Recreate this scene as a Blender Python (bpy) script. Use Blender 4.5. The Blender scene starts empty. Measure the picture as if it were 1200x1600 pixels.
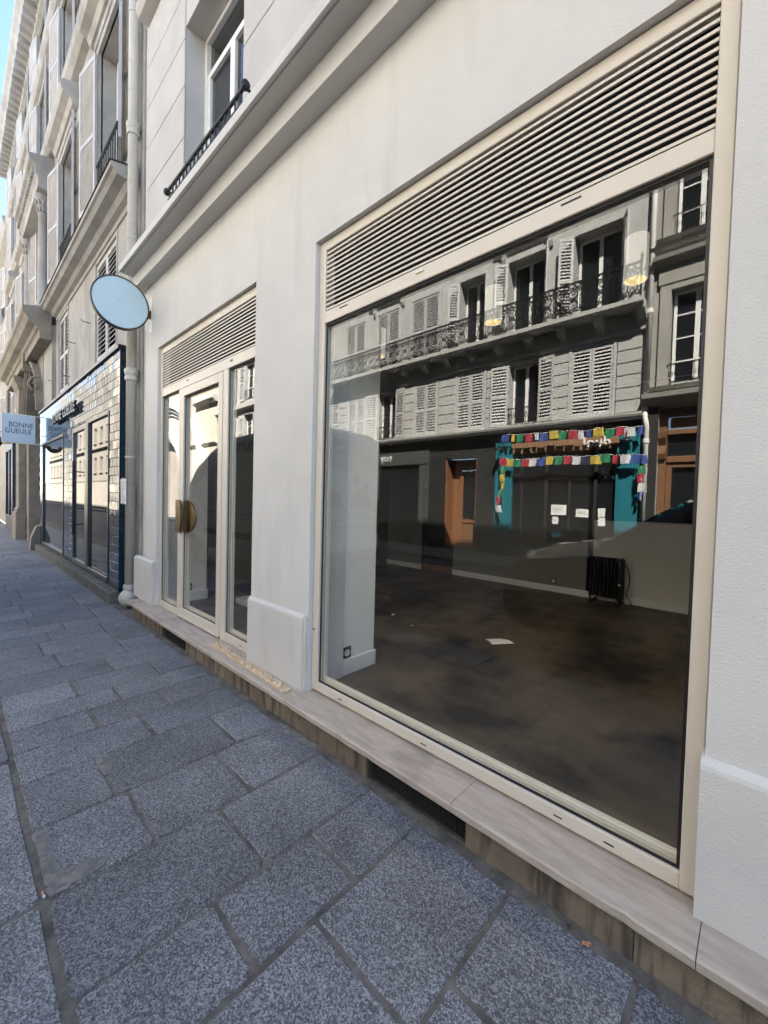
import bpy, math, random
from math import sin, cos, pi, radians
from mathutils import Vector, Matrix, Euler
random.seed(7)
S = bpy.context.scene
# ------------------------------------------------------------------ camera
F_PX, CX, CY = 635.0, 600.0, 800.0
d1 = Vector((-79.0 - CX, 764.0 - CY, F_PX)); ex = -d1.normalized()
nn = d1.cross(d1 + 1000 * Vector((1, .026, 0))).normalized()
ez = -nn if nn.y > 0 else nn
ey = ez.cross(ex)
RW = Matrix((ex, ey, ez))                     # camera axes (x right, y down, z forward) -> world
cam = bpy.data.objects.new('camera', bpy.data.cameras.new('camera'))
S.collection.objects.link(cam)
right = RW @ Vector((1, 0, 0)); upv = RW @ Vector((0, -1, 0)); back = RW @ Vector((0, 0, -1))
m = Matrix((right, upv, back)).transposed().to_4x4()
m.translation = Vector((0, -1.62, 1.45)); cam.matrix_world = m
cam.data.sensor_fit = 'HORIZONTAL'; cam.data.sensor_width = 36.0; cam.data.lens = F_PX / 1200 * 36
cam.data.clip_start = .02; cam.data.clip_end = 2000
S.camera = cam
# ------------------------------------------------------------------ sky, sun, exposure
SUN = Vector((.70, 1.0, 1.55)).normalized()   # towards the sun: behind our facade
W = bpy.data.worlds.new('World'); S.world = W; W.use_nodes = True
nt = W.node_tree; nt.nodes.clear()
sky = nt.nodes.new('ShaderNodeTexSky'); sky.sky_type = 'NISHITA'; sky.sun_disc = False
sky.sun_elevation = math.asin(SUN.z); sky.sun_rotation = math.atan2(SUN.x, SUN.y)
sky.air_density = .8; sky.dust_density = .05; sky.ozone_density = 1.0
bg = nt.nodes.new('ShaderNodeBackground'); bg.inputs[1].default_value = .052
wo = nt.nodes.new('ShaderNodeOutputWorld')
nt.links.new(sky.outputs[0], bg.inputs[0]); nt.links.new(bg.outputs[0], wo.inputs[0])
sun = bpy.data.objects.new('sun', bpy.data.lights.new('sun', 'SUN')); S.collection.objects.link(sun)
sun.data.energy = 5.0; sun.data.angle = radians(.5); sun.data.color = (1, .95, .87)
sun.rotation_euler = (-SUN).to_track_quat('-Z', 'Y').to_euler(); sun.location = (10, 20, 30)
vs = S.view_settings; vs.view_transform = 'Standard'; vs.look = 'None'; vs.gamma = 1; vs.exposure = 3.80
vs.use_curve_mapping = False
S.cycles.max_bounces = 10; S.cycles.diffuse_bounces = 5; S.cycles.glossy_bounces = 6
S.cycles.transparent_max_bounces = 16; S.cycles.transmission_bounces = 6
S.cycles.sample_clamp_indirect = 6; S.cycles.use_denoising = True
S.cycles.caustics_reflective = False; S.cycles.caustics_refractive = False

# ------------------------------------------------------------------ helpers
class MB:
    def __init__(s): s.v = []; s.f = []
    def add(s, vs, fs):
        n = len(s.v); s.v += [tuple(p) for p in vs]; s.f += [tuple(i + n for i in f) for f in fs]; return s
    def box(s, x0, x1, y0, y1, z0, z1):
        return s.add([(x, y, z) for x in (x0, x1) for y in (y0, y1) for z in (z0, z1)],
                     [(0, 1, 3, 2), (4, 6, 7, 5), (0, 4, 5, 1), (2, 3, 7, 6), (0, 2, 6, 4), (1, 5, 7, 3)])
    def cbox(s, x0, x1, y0, y1, z0, z1, c=.004):
        c = min(c, (x1 - x0) * .45, (y1 - y0) * .45, (z1 - z0) * .45)
        X = (x0, x1); Y = (y0, y1); Z = (z0, z1); vs = []; idx = {}
        for i in (0, 1):
            for j in (0, 1):
                for k in (0, 1):
                    dx = c if i == 0 else -c; dy = c if j == 0 else -c; dz = c if k == 0 else -c
                    for a, p in enumerate(((X[i], Y[j] + dy, Z[k] + dz), (X[i] + dx, Y[j], Z[k] + dz), (X[i] + dx, Y[j] + dy, Z[k]))):
                        idx[(i, j, k, a)] = len(vs); vs.append(p)
        g = idx; fs = []
        for i in (0, 1):
            q = [g[(i, 0, 0, 0)], g[(i, 1, 0, 0)], g[(i, 1, 1, 0)], g[(i, 0, 1, 0)]]; fs.append(q if i else q[::-1])
            q = [g[(0, i, 0, 1)], g[(1, i, 0, 1)], g[(1, i, 1, 1)], g[(0, i, 1, 1)]]; fs.append(q if not i else q[::-1])
            q = [g[(0, 0, i, 2)], g[(1, 0, i, 2)], g[(1, 1, i, 2)], g[(0, 1, i, 2)]]; fs.append(q if i else q[::-1])
        for i in (0, 1):
            for j in (0, 1):
                q = [g[(i, j, 0, 0)], g[(i, j, 1, 0)], g[(i, j, 1, 1)], g[(i, j, 0, 1)]]; fs.append(q if (i ^ j) else q[::-1])
                q = [g[(i, 0, j, 0)], g[(i, 1, j, 0)], g[(i, 1, j, 2)], g[(i, 0, j, 2)]]; fs.append(q if not (i ^ j) else q[::-1])
                q = [g[(0, i, j, 1)], g[(1, i, j, 1)], g[(1, i, j, 2)], g[(0, i, j, 2)]]; fs.append(q if (i ^ j) else q[::-1])
                for k in (0, 1):
                    q = [g[(i, j, k, 0)], g[(i, j, k, 1)], g[(i, j, k, 2)]]; fs.append(q if (i + j + k) % 2 == 1 else q[::-1])
        return s.add(vs, fs)
    def prism(s, pts, axis, a0, a1):
        """pts 2D polygon (ccw); axis x: (y,z), y: (x,z), z: (x,y)"""
        n = len(pts)
        def P(p, a): return {'x': (a, p[0], p[1]), 'y': (p[0], a, p[1]), 'z': (p[0], p[1], a)}[axis]
        vs = [P(p, a0) for p in pts] + [P(p, a1) for p in pts]
        fs = [tuple(range(n))[::-1], tuple(range(n, 2 * n))] + [(i, (i + 1) % n, n + (i + 1) % n, n + i) for i in range(n)]
        return s.add(vs, fs)
    def tube(s, path, r, n=8, caps=True):
        path = [Vector(p) for p in path]; rs = r if isinstance(r, (list, tuple)) else [r] * len(path)
        vs = []; fs = []; prev = None
        for i, p in enumerate(path):
            t = (path[min(i + 1, len(path) - 1)] - path[max(i - 1, 0)]).normalized()
            a = prev if prev is not None else (Vector((0, 0, 1)) if abs(t.z) < .9 else Vector((1, 0, 0)))
            u = (a - t * a.dot(t)).normalized(); w = t.cross(u); prev = u
            for k in range(n):
                q = 2 * pi * k / n; vs.append(p + (u * cos(q) + w * sin(q)) * rs[i])
        for i in range(len(path) - 1):
            for k in range(n):
                fs.append((i * n + k, i * n + (k + 1) % n, (i + 1) * n + (k + 1) % n, (i + 1) * n + k))
        if caps: fs += [tuple(range(n))[::-1], tuple(range((len(path) - 1) * n, len(path) * n))]
        return s.add(vs, fs)
    def lathe(s, prof, c=(0, 0, 0), n=20, axis='z'):
        vs = []; fs = []
        for (r, h) in prof:
            for k in range(n):
                q = 2 * pi * k / n; a, b = r * cos(q), r * sin(q)
                p = {'z': (a, b, h), 'y': (a, h, b), 'x': (h, a, b)}[axis]
                vs.append((p[0] + c[0], p[1] + c[1], p[2] + c[2]))
        for i in range(len(prof) - 1):
            for k in range(n): fs.append((i * n + k, i * n + (k + 1) % n, (i + 1) * n + (k + 1) % n, (i + 1) * n + k))
        fs += [tuple(range(n))[::-1], tuple(range((len(prof) - 1) * n, len(prof) * n))]
        return s.add(vs, fs)
    def mesh(s, off=(0, 0, 0), smooth=False):
        me = bpy.data.meshes.new('m')
        me.from_pydata([(v[0] - off[0], v[1] - off[1], v[2] - off[2]) for v in s.v], [], s.f); me.update()
        import bmesh
        b = bmesh.new(); b.from_mesh(me); bmesh.ops.recalc_face_normals(b, faces=b.faces); b.to_mesh(me); b.free()
        if smooth:
            for p in me.polygons: p.use_smooth = True
        return me
ORG = {}
def worg(o): return ORG.get(o.name, Vector((0, 0, 0))) if o else Vector((0, 0, 0))
def link(o): S.collection.objects.link(o); return o
def tag(o, label=None, cat=None, group=None, kind=None):
    if label: o['label'] = label
    if cat: o['category'] = cat
    if group: o['group'] = group
    if kind: o['kind'] = kind
    return o
def empty(name, loc, label=None, cat=None, group=None):
    o = link(bpy.data.objects.new(name, None)); o.location = loc; o.empty_display_size = .2
    ORG[o.name] = Vector(loc); return tag(o, label, cat, group)
def part(name, mb, mat, parent=None, org=None, smooth=False, kind=None, label=None):
    """mesh given in world coordinates; org = the object's own origin"""
    w = worg(parent) if org is None else Vector(org)
    me = mb.mesh(w, smooth); o = link(bpy.data.objects.new(name, me)); me.materials.append(mat)
    if parent: o.parent = parent; o.location = w - worg(parent)
    else: o.location = w
    ORG[o.name] = Vector(w)
    if kind: o['kind'] = kind
    if label: o['label'] = label
    return o
def inst(name, me, loc, parent, rot=(0, 0, 0), scale=None):
    o = link(bpy.data.objects.new(name, me)); o.parent = parent; o.location = Vector(loc) - worg(parent); o.rotation_euler = rot
    if scale: o.scale = scale
    ORG[o.name] = Vector(loc); return o
def autosmooth(o, ang=35):
    for p in o.data.polygons: p.use_smooth = True
    try: o.data.set_sharp_from_angle(angle=radians(ang))
    except Exception: pass
    return o
def text(name, s, loc, right, up, size, mat, parent, extrude=.002, align='LEFT', xscale=1.0, spacing=1.0, bold=0):
    c = bpy.data.curves.new('t', 'FONT'); c.body = s; c.size = size; c.extrude = extrude; c.align_x = align; c.space_character = spacing; c.offset = bold
    c.space_line = .85
    t = link(bpy.data.objects.new('t', c)); bpy.context.view_layer.update()
    me = bpy.data.meshes.new_from_object(t.evaluated_get(bpy.context.evaluated_depsgraph_get()))
    bpy.data.objects.remove(t)
    r = Vector(right).normalized(); u = Vector(up).normalized(); n = r.cross(u)
    for v in me.vertices:
        q = v.co.copy(); v.co = r * q.x * xscale + u * q.y + n * q.z
    me.materials.clear(); me.materials.append(mat)
    o = link(bpy.data.objects.new(name, me)); o.parent = parent; o.location = Vector(loc) - worg(parent); ORG[o.name] = Vector(loc)
    return o

# ------------------------------------------------------------------ materials
def newmat(name):
    mt = bpy.data.materials.new(name); mt.use_nodes = True; t = mt.node_tree
    return mt, t, t.nodes['Principled BSDF'], t.nodes, t.links
def M(name, c1, c2=None, scale=4., rough=.75, bump=0., bscale=60., stretch=(1, 1, 1), metal=0., spec=.5, lo=.35, hi=.65,
      c3=None, scale3=.6, lo3=.5, hi3=.7, stretch3=(1, 1, 1), rnd=0., detail=5., bstretch=None, rvar=0.):
    mt, t, b, N, L = newmat(name)
    b.inputs['Roughness'].default_value = rough; b.inputs['Metallic'].default_value = metal
    b.inputs['Specular IOR Level'].default_value = spec
    geo = N.new('ShaderNodeNewGeometry')
    def noise(sc, st, det=5.):
        mp = N.new('ShaderNodeMapping'); mp.inputs['Scale'].default_value = st; L.new(geo.outputs['Position'], mp.inputs[0])
        n = N.new('ShaderNodeTexNoise'); n.inputs['Scale'].default_value = sc; n.inputs['Detail'].default_value = det; n.inputs['Roughness'].default_value = .6
        L.new(mp.outputs[0], n.inputs['Vector']); return n.outputs[0]
    def ramp(src, lo, hi):
        r = N.new('ShaderNodeMapRange'); r.inputs[1].default_value = lo; r.inputs[2].default_value = hi; L.new(src, r.inputs[0]); return r.outputs[0]
    def mix(a, bb, f, blend='MIX'):
        mx = N.new('ShaderNodeMix'); mx.data_type = 'RGBA'; mx.blend_type = blend
        for sock, v in ((mx.inputs[6], a), (mx.inputs[7], bb)):
            if isinstance(v, tuple): sock.default_value = (*v, 1)
            else: L.new(v, sock)
        if isinstance(f, float): mx.inputs[0].default_value = f
        else: L.new(f, mx.inputs[0])
        return mx.outputs[2]
    col = c1
    if c2 is not None: col = mix(c1, c2, ramp(noise(scale, stretch, detail), lo, hi))
    if c3 is not None: col = mix(col, c3, ramp(noise(scale3, stretch3), lo3, hi3))
    if rnd:
        oi = N.new('ShaderNodeObjectInfo'); mr = N.new('ShaderNodeMapRange'); mr.inputs[3].default_value = 1 - rnd; mr.inputs[4].default_value = 1 + rnd
        L.new(oi.outputs['Random'], mr.inputs[0])
        hsv = N.new('ShaderNodeHueSaturation'); L.new(mr.outputs[0], hsv.inputs['Value'])
        if isinstance(col, tuple): hsv.inputs['Color'].default_value = (*col, 1)
        else: L.new(col, hsv.inputs['Color'])
        col = hsv.outputs[0]
    if isinstance(col, tuple): b.inputs['Base Color'].default_value = (*col, 1)
    else: L.new(col, b.inputs['Base Color'])
    if rvar:
        r = N.new('ShaderNodeMapRange'); r.inputs[3].default_value = rough - rvar; r.inputs[4].default_value = rough + rvar
        r.inputs[1].default_value = .3; r.inputs[2].default_value = .7
        L.new(noise(3., (1, 1, 1)), r.inputs[0]); L.new(r.outputs[0], b.inputs['Roughness'])
    if bump:
        bn = N.new('ShaderNodeBump'); bn.inputs['Strength'].default_value = bump; bn.inputs['Distance'].default_value = .01
        L.new(noise(bscale, bstretch or (1, 1, 1), 4.), bn.inputs['Height']); L.new(bn.outputs[0], b.inputs['Normal'])
    return mt
def glassmat(name, tint=(.965, .97, .96), f0=.042, wav=0., wsc=1.5):
    mt, t, b, N, L = newmat(name); N.remove(b)
    geo = N.new('ShaderNodeNewGeometry')
    dot = N.new('ShaderNodeVectorMath'); dot.operation = 'DOT_PRODUCT'; L.new(geo.outputs['Normal'], dot.inputs[0]); L.new(geo.outputs['Incoming'], dot.inputs[1])
    def mth(op, a, bb=None):
        n = N.new('ShaderNodeMath'); n.operation = op
        for i, v in enumerate((a, bb)):
            if v is None: continue
            if isinstance(v, float): n.inputs[i].default_value = v
            else: L.new(v, n.inputs[i])
        return n.outputs[0]
    c = mth('ABSOLUTE', dot.outputs['Value']); p = mth('POWER', mth('SUBTRACT', 1., c), 5.)
    fr = mth('ADD', mth('MULTIPLY', p, 1 - f0), f0)
    tr = N.new('ShaderNodeBsdfTransparent'); tr.inputs[0].default_value = (*tint, 1)
    gl = N.new('ShaderNodeBsdfGlossy'); gl.inputs['Roughness'].default_value = 0.0; gl.inputs['Color'].default_value = (1, 1, 1, 1)
    if wav:
        n = N.new('ShaderNodeTexNoise'); n.inputs['Scale'].default_value = wsc; n.inputs['Detail'].default_value = 0
        L.new(geo.outputs['Position'], n.inputs['Vector'])
        bn = N.new('ShaderNodeBump'); bn.inputs['Strength'].default_value = wav; bn.inputs['Distance'].default_value = .01
        L.new(n.outputs[0], bn.inputs['Height']); L.new(bn.outputs[0], gl.inputs['Normal'])
    mx = N.new('ShaderNodeMixShader'); L.new(fr, mx.inputs[0]); L.new(tr.outputs[0], mx.inputs[1]); L.new(gl.outputs[0], mx.inputs[2])
    L.new(mx.outputs[0], N['Material Output'].inputs[0]); return mt
def emit(name, col, st):
    mt, t, b, N, L = newmat(name); b.inputs['Base Color'].default_value = (*col, 1); b.inputs['Emission Color'].default_value = (*col, 1); b.inputs['Emission Strength'].default_value = st; return mt

m_render = M('painted_render', (.60, .582, .55), (.555, .54, .513), 1.6, .85, .35, 130., c3=(.48, .46, .43), scale3=2.3, lo3=.54, hi3=.85, stretch3=(1.6, 1, .25))
m_render2 = M('painted_plinth', (.575, .555, .52), (.525, .507, .478), 2.2, .8, .3, 140., c3=(.40, .38, .345), scale3=3., lo3=.56, hi3=.85, stretch3=(1.5, 1, .4))
m_ledge = M('ledge_paint', (.56, .55, .525), (.51, .50, .48), 1.2, .8, .12, 60.)
m_upper = M('upper_stone', (.48, .465, .44), (.42, .405, .385), 2.5, .9, .3, 90., c3=(.44, .425, .40), scale3=1.5, lo3=.55, hi3=.8, stretch3=(1.5, 1, .3))
m_frame = M('cream_metal', (.60, .54, .455), (.57, .51, .43), 3., .38, .04, 200., spec=.5, rvar=.05)
m_bead = M('glazing_bead', (.72, .68, .58), rough=.4)
m_black = M('gasket_black', (.008, .008, .008), rough=.5)
m_void = M('vent_void', (.012, .012, .012), rough=.95, spec=.1)
m_glass = glassmat('shop_glass', wav=.012, wsc=1.2)
m_glass2 = glassmat('door_glass', wav=.10, wsc=1.6)
m_trav = M('travertine', (.48, .405, .335), (.36, .295, .235), 5., .6, .45, 55., stretch=(1.2, 6, 6), c3=(.20, .165, .14), scale3=2.2, lo3=.56, hi3=.8, rnd=.05, bstretch=(1, 5, 5))
m_riser = M('stained_riser', (.205, .165, .122), (.135, .107, .08), 7., .88, .6, 50., lo=.3, hi=.7, c3=(.062, .050, .041), scale3=5., lo3=.48, hi3=.62, stretch3=(3.6, 2, .45), rnd=.15)
m_vent = M('vent_mesh', (.012, .012, .012), (.03, .03, .03), 120., .7, .6, 160., lo=.48, hi=.52)
m_brass = M('brass', (.20, .13, .05), (.14, .09, .035), 6., .32, .05, 80., metal=1., stretch=(1, 1, 4))
def granite(name, base, vary):
    mt, t, b, N, L = newmat(name)
    geo = N.new('ShaderNodeNewGeometry'); oi = N.new('ShaderNodeObjectInfo')
    off = N.new('ShaderNodeVectorMath'); off.operation = 'ADD'; L.new(geo.outputs['Position'], off.inputs[0])
    comb = N.new('ShaderNodeVectorMath'); comb.operation = 'SCALE'; comb.inputs[0].default_value = (37, 23, 11); L.new(oi.outputs['Random'], comb.inputs['Scale'])
    L.new(comb.outputs[0], off.inputs[1])
    def noi(s, d, r=.6):
        n = N.new('ShaderNodeTexNoise'); n.inputs['Scale'].default_value = s; n.inputs['Detail'].default_value = d; n.inputs['Roughness'].default_value = r; L.new(off.outputs[0], n.inputs['Vector']); return n.outputs[0]
    cr = N.new('ShaderNodeValToRGB'); e = cr.color_ramp; e.interpolation = 'LINEAR'
    e.elements[0].position = .30; e.elements[0].color = (base[0] * .40, base[1] * .40, base[2] * .42, 1)
    e.elements[1].position = .74; e.elements[1].color = (base[0] * 1.85, base[1] * 1.85, base[2] * 1.85, 1)
    k = e.elements.new(.44); k.color = (base[0] * .66, base[1] * .67, base[2] * .72, 1)
    k = e.elements.new(.58); k.color = (base[0] * 1.2, base[1] * 1.2, base[2] * 1.2, 1)
    vo = N.new('ShaderNodeTexVoronoi'); vo.inputs['Scale'].default_value = 215.; L.new(off.outputs[0], vo.inputs['Vector'])
    sp = N.new('ShaderNodeSeparateColor'); L.new(vo.outputs['Color'], sp.inputs[0])
    mixf = N.new('ShaderNodeMix'); mixf.data_type = 'FLOAT'; mixf.inputs[0].default_value = .55; L.new(sp.outputs[0], mixf.inputs[2]); L.new(noi(95., 4., .75), mixf.inputs[3])
    L.new(mixf.outputs[0], cr.inputs[0])
    big = N.new('ShaderNodeMapRange'); big.inputs[1].default_value = .3; big.inputs[2].default_value = .7; big.inputs[3].default_value = .72; big.inputs[4].default_value = 1.18; L.new(noi(2.6, 6.), big.inputs[0])
    rn = N.new('ShaderNodeMapRange'); rn.inputs[3].default_value = 1 - vary; rn.inputs[4].default_value = 1 + vary; L.new(oi.outputs['Random'], rn.inputs[0])
    mul = N.new('ShaderNodeMath'); mul.operation = 'MULTIPLY'; L.new(big.outputs[0], mul.inputs[0]); L.new(rn.outputs[0], mul.inputs[1])
    h = N.new('ShaderNodeHueSaturation'); L.new(cr.outputs[0], h.inputs['Color']); L.new(mul.outputs[0], h.inputs['Value']); L.new(h.outputs[0], b.inputs['Base Color'])
    b.inputs['Roughness'].default_value = .62; b.inputs['Specular IOR Level'].default_value = .35
    bn = N.new('ShaderNodeBump'); bn.inputs['Strength'].default_value = .35; bn.inputs['Distance'].default_value = .004; L.new(noi(85., 3., .7), bn.inputs['Height']); L.new(bn.outputs[0], b.inputs['Normal'])
    return mt
m_gran = granite('granite', (.168, .168, .169), .19)
m_mortar = M('mortar', (.165, .150, .131), (.09, .082, .072), 14., .92, .5, 70., c3=(.05, .046, .041), scale3=5., lo3=.5, hi3=.7)
m_mortar2 = M('mortar_patch', (.24, .222, .20), (.15, .14, .128), 16., .92, .9, 45., c3=(.13, .13, .132), scale3=26., lo3=.5, hi3=.56)
m_asph = M('asphalt', (.05, .05, .052), (.07, .07, .07), 60., .85, .5, 120.)
m_floor = M('concrete_floor_brown', (.125, .098, .070), (.065, .052, .039), 1.5, .42, .15, 25., c3=(.022, .019, .017), scale3=1.3, lo3=.5, hi3=.62, rvar=.12)
m_iwall = M('interior_paint', (.86, .83, .78), (.82, .79, .745), 1.5, .6, .05, 60.)
m_iwall2 = M('interior_grey', (.24, .235, .22), (.21, .206, .195), 1.2, .75)
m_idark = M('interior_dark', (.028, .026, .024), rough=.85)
m_ipale = M('interior_dado', (.76, .73, .67), (.71, .68, .62), 1.4, .7)
m_base = M('baseboard_white', (.76, .76, .74), rough=.4)
m_iron = M('wrought_iron', (.014, .015, .017), rough=.5, metal=.3, spec=.4)
m_stoneA = M('limestone_grey', (.385, .37, .345), (.295, .282, .262), 3., .92, .35, 60., c3=(.21, .19, .165), scale3=1.1, lo3=.52, hi3=.78, stretch3=(1.3, 1, .35))
m_stoneP = M('limestone_brown', (.265, .235, .198), (.195, .172, .145), 3., .92, .4, 50., c3=(.13, .108, .088), scale3=1.2, lo3=.52, hi3=.75, stretch3=(1.3, 1, .4))
m_shutA = M('shutter_grey_paint', (.47, .46, .465), (.37, .355, .35), 9., .7, .2, 60., stretch=(1, 1, .3))
m_shutO = M('shutter_white_paint', (.50, .49, .475), (.40, .39, .375), 8., .65, .1, 60.)
m_white = M('window_paint', (.74, .73, .70), rough=.5)
m_dglass, _t, _b, _N, _L = newmat('dark_window_glass'); _b.inputs['Base Color'].default_value = (.012, .014, .016, 1); _b.inputs['Roughness'].default_value = .02; _b.inputs['Specular IOR Level'].default_value = .7
m_curt = M('curtain_green', (.32, .36, .22), rough=.9)
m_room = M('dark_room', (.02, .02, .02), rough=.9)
m_pipe = M('pipe_paint', (.50, .475, .425), (.42, .395, .35), 3., .6, .15, 40., stretch=(1, 1, .3), c3=(.30, .265, .22), scale3=6., lo3=.6, hi3=.8)
m_pipew = M('white_pipe', (.72, .70, .66), (.62, .60, .56), 3., .55)
m_teal = M('teal_tile', (.010, .030, .052), (.006, .018, .034), 9., .05, .16, 11., spec=.7, rnd=.35)
m_tealside = M('teal_side', (.008, .026, .048), (.006, .02, .036), 5., .16, .06, 16.)
m_grout = M('tile_grout', (.05, .055, .06), rough=.8)
m_dark = M('dark_metal', (.012, .013, .016), rough=.35, spec=.5)
m_step = M('step_stone', (.13, .125, .11), (.075, .072, .064), 5., .9, .5, 40., c3=(.05, .06, .035), scale3=6., lo3=.56, hi3=.72)
m_ltr = M('steel_letter', (.07, .07, .075), rough=.3, metal=.6)
m_signbl = M('sign_blue', (.50, .60, .70), (.48, .58, .68), 2., .45)
m_ink = M('sign_ink', (.02, .025, .06), rough=.6)
m_disc = M('disc_face', (.52, .67, .73), (.50, .65, .72), 2., .28, c3=(.38, .55, .66), scale3=8., lo3=.66, hi3=.75)
m_rim = M('disc_rim', (.05, .047, .04), (.08, .07, .055), 12., .4, metal=.5)
m_paper = M('paper', (.76, .75, .78), rough=.7)
m_print = M('print_grey', (.42, .42, .45), rough=.8)
m_wood = M('raw_pine', (.62, .46, .29), (.50, .35, .20), 7., .7, .2, 40., stretch=(.5, 6, 6), c3=(.70, .60, .46), scale3=20., lo3=.55, hi3=.62)
m_nail = M('nail_steel', (.22, .20, .19), rough=.4, metal=.8)
m_lampb = emit('glowing_lamp_body', (1, .95, .83), .022)  # faint emission stands in for room light falling on the lamp bodies
m_lamp = emit('lamp_glow', (1, .76, .30), .06)
m_bulb = emit('lamp_bulb', (1, .88, .55), .5)
# opposite side
m_ostone = M('sunlit_plaster', (.45, .44, .41), (.38, .37, .345), 2., .9, .15, 40.)
m_ostone2 = M('right_house_stone', (.36, .345, .31), (.29, .275, .245), 2.2, .9, .2, 40., c3=(.31, .29, .25), scale3=1.5, lo3=.55, hi3=.8)
m_ocream = M('cream_render', (.48, .43, .35), (.42, .375, .305), 1.6, .9, .1, 40.)
m_ocream2 = M('office_cream', (.19, .172, .145), (.16, .145, .12), 1.6, .9, .1, 40.)
m_rubble = M('rubble_stone', (.52, .46, .36), (.36, .31, .24), 5., .95, .9, 7., c3=(.26, .22, .17), scale3=8., lo3=.52, hi3=.7)
m_shopblk = M('black_shopfront', (.030, .029, .028), (.024, .023, .022), 3., .5)
m_shopgrn = M('green_fascia', (.06, .067, .06), (.05, .056, .05), 3., .6)
m_turq = M('turquoise_paint', (.012, .16, .20), (.010, .135, .17), 3., .5)
m_owood = M('varnished_wood', (.27, .125, .058), (.19, .08, .035), 6., .45, .1, 40., stretch=(5, 5, .6))
m_owood2 = M('old_wood', (.22, .115, .055), (.15, .07, .033), 6., .5, .1, 40., stretch=(5, 5, .6))
m_signw = M('wood_signboard', (.30, .165, .095), (.23, .125, .07), 8., .6, stretch=(.6, 4, 4))
m_wht = M('white_print', (.78, .77, .74), rough=.6)
FL = {'b': M('flag_blue', (.035, .07, .26), rough=.8), 'y': M('flag_yellow', (.48, .36, .06), rough=.8), 'g': M('flag_green', (.02, .19, .09), rough=.8),
      'r': M('flag_red', (.36, .03, .05), rough=.8), 'w': M('flag_white', (.55, .55, .56), rough=.8), 'n': M('flag_navy', (.015, .02, .06), rough=.8)}
m_van = M('van_white', (.78, .78, .77), rough=.3, spec=.5)
m_vanp = M('van_panel', (.76, .73, .68), rough=.4)
m_vanb = M('van_band', (.66, .59, .49), rough=.4)
m_vant = M('van_print', (.05, .05, .05), rough=.5)
m_vant2 = M('van_print_pale', (.22, .20, .18), rough=.5)
m_skin = M('van_print_skin', (.36, .24, .17), rough=.5)
m_cloth = M('van_print_cloth', (.22, .21, .19), rough=.5)
m_hair = M('van_print_hair', (.07, .05, .04), rough=.5)
m_car = M('car_paint', (.014, .015, .017), rough=.16, spec=.6)
m_tyre = M('tyre', (.015, .015, .015), rough=.85)
m_rimw = M('alloy', (.35, .35, .36), rough=.3, metal=1.)
m_lens = M('headlight_lens', (.45, .47, .50), rough=.08, spec=.8)
m_red = M('tail_light', (.25, .01, .01), rough=.2)
m_leaf = M('dry_leaf', (.45, .22, .10), rough=.8)
m_gold = M('gold_paint', (.50, .33, .08), rough=.35, metal=.7)
m_plast = M('black_plastic', (.015, .015, .015), rough=.6)

# ================================================================== SETTING: pavement, road
pav = part('pavement', MB().box(-60, 12, -1.39, .02, -.20, -.006), m_mortar, kind='structure')
rows = [1.4, 1.0, .59, .18, -.23, -.64, -1.08, -1.385, -1.80, -2.22, -2.62, -2.95, -3.245, -3.515, -3.84, -4.2, -4.6, -5.02, -5.34, -5.66, -6.1, -6.42]
x = rows[-1]
while x > -23.5: x -= random.choice((.31, .36, .42, .45)); rows.append(x)
known = {(-.23, -.64): [-.59], (-.64, -1.08): [-.765], (-1.08, -1.385): [-.56, -.98], (-1.385, -1.80): [-.768], (-1.80, -2.22): [-.603, -1.03],
         (-2.22, -2.62): [-.465, -1.075], (-2.62, -2.95): [-.775], (-2.95, -3.245): [-.574, -.99], (-3.245, -3.515): [-.79], (-3.515, -3.84): [-.45, -.995],
         (-3.84, -4.2): [-.70], (-4.2, -4.6): [-.50, -.985], (-.23, .18): [-.95], (.18, .59): [-.7]}
def slab(x0, x1, y0, y1, parent, name='paving_slab', top=0., mat=m_gran, gap=.0055):
    dz = random.uniform(-.003, .002); gx = gap * random.uniform(.7, 1.5); gy = gap * random.uniform(.8, 1.6)
    a, b_, c, d = x0 + gx, x1 - gx, y0 + gy, y1 - gy
    j = lambda: random.uniform(-.004, .004)
    ch = .007
    P = [(a + j(), c + j()), (b_ + j(), c + j()), (b_ + j(), d + j()), (a + j(), d + j())]
    # clip corners a little and subdivide so that the edge looks worn
    ring = []
    for i in range(4):
        p, q, r = Vector(P[i - 1]), Vector(P[i]), Vector(P[(i + 1) % 4])
        k = random.uniform(.006, .022)
        ring.append(q + (p - q).normalized() * k); ring.append(q + (r - q).normalized() * k)
        e = r - q; nrm = Vector((e.y, -e.x)).normalized()
        for tt in (.3, .55, .8): ring.append(q + e * (tt + random.uniform(-.08, .08)) - nrm * random.uniform(0, .004))
    cx = sum(p.x for p in ring) / len(ring); cy = sum(p.y for p in ring) / len(ring); cen = Vector((cx, cy))
    n = len(ring); vs = []
    tx, ty = random.uniform(-.004, .004), random.uniform(-.004, .004)
    for p in ring: vs.append((p.x, p.y, top - .035))
    for p in ring: vs.append((p.x, p.y, top + dz - .006))
    for p in ring:
        q = p + (cen - p).normalized() * ch; vs.append((q.x, q.y, top + dz + (q.x - cx) * tx + (q.y - cy) * ty))
    fs = [tuple(range(2 * n, 3 * n))]
    for L in (0, 1):
        for i in range(n): fs.append((L * n + i, L * n + (i + 1) % n, (L + 1) * n + (i + 1) % n, (L + 1) * n + i))
    return part(name, MB().add(vs, fs), mat, parent, org=(cx, cy, top))
YK = -1.39
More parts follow.
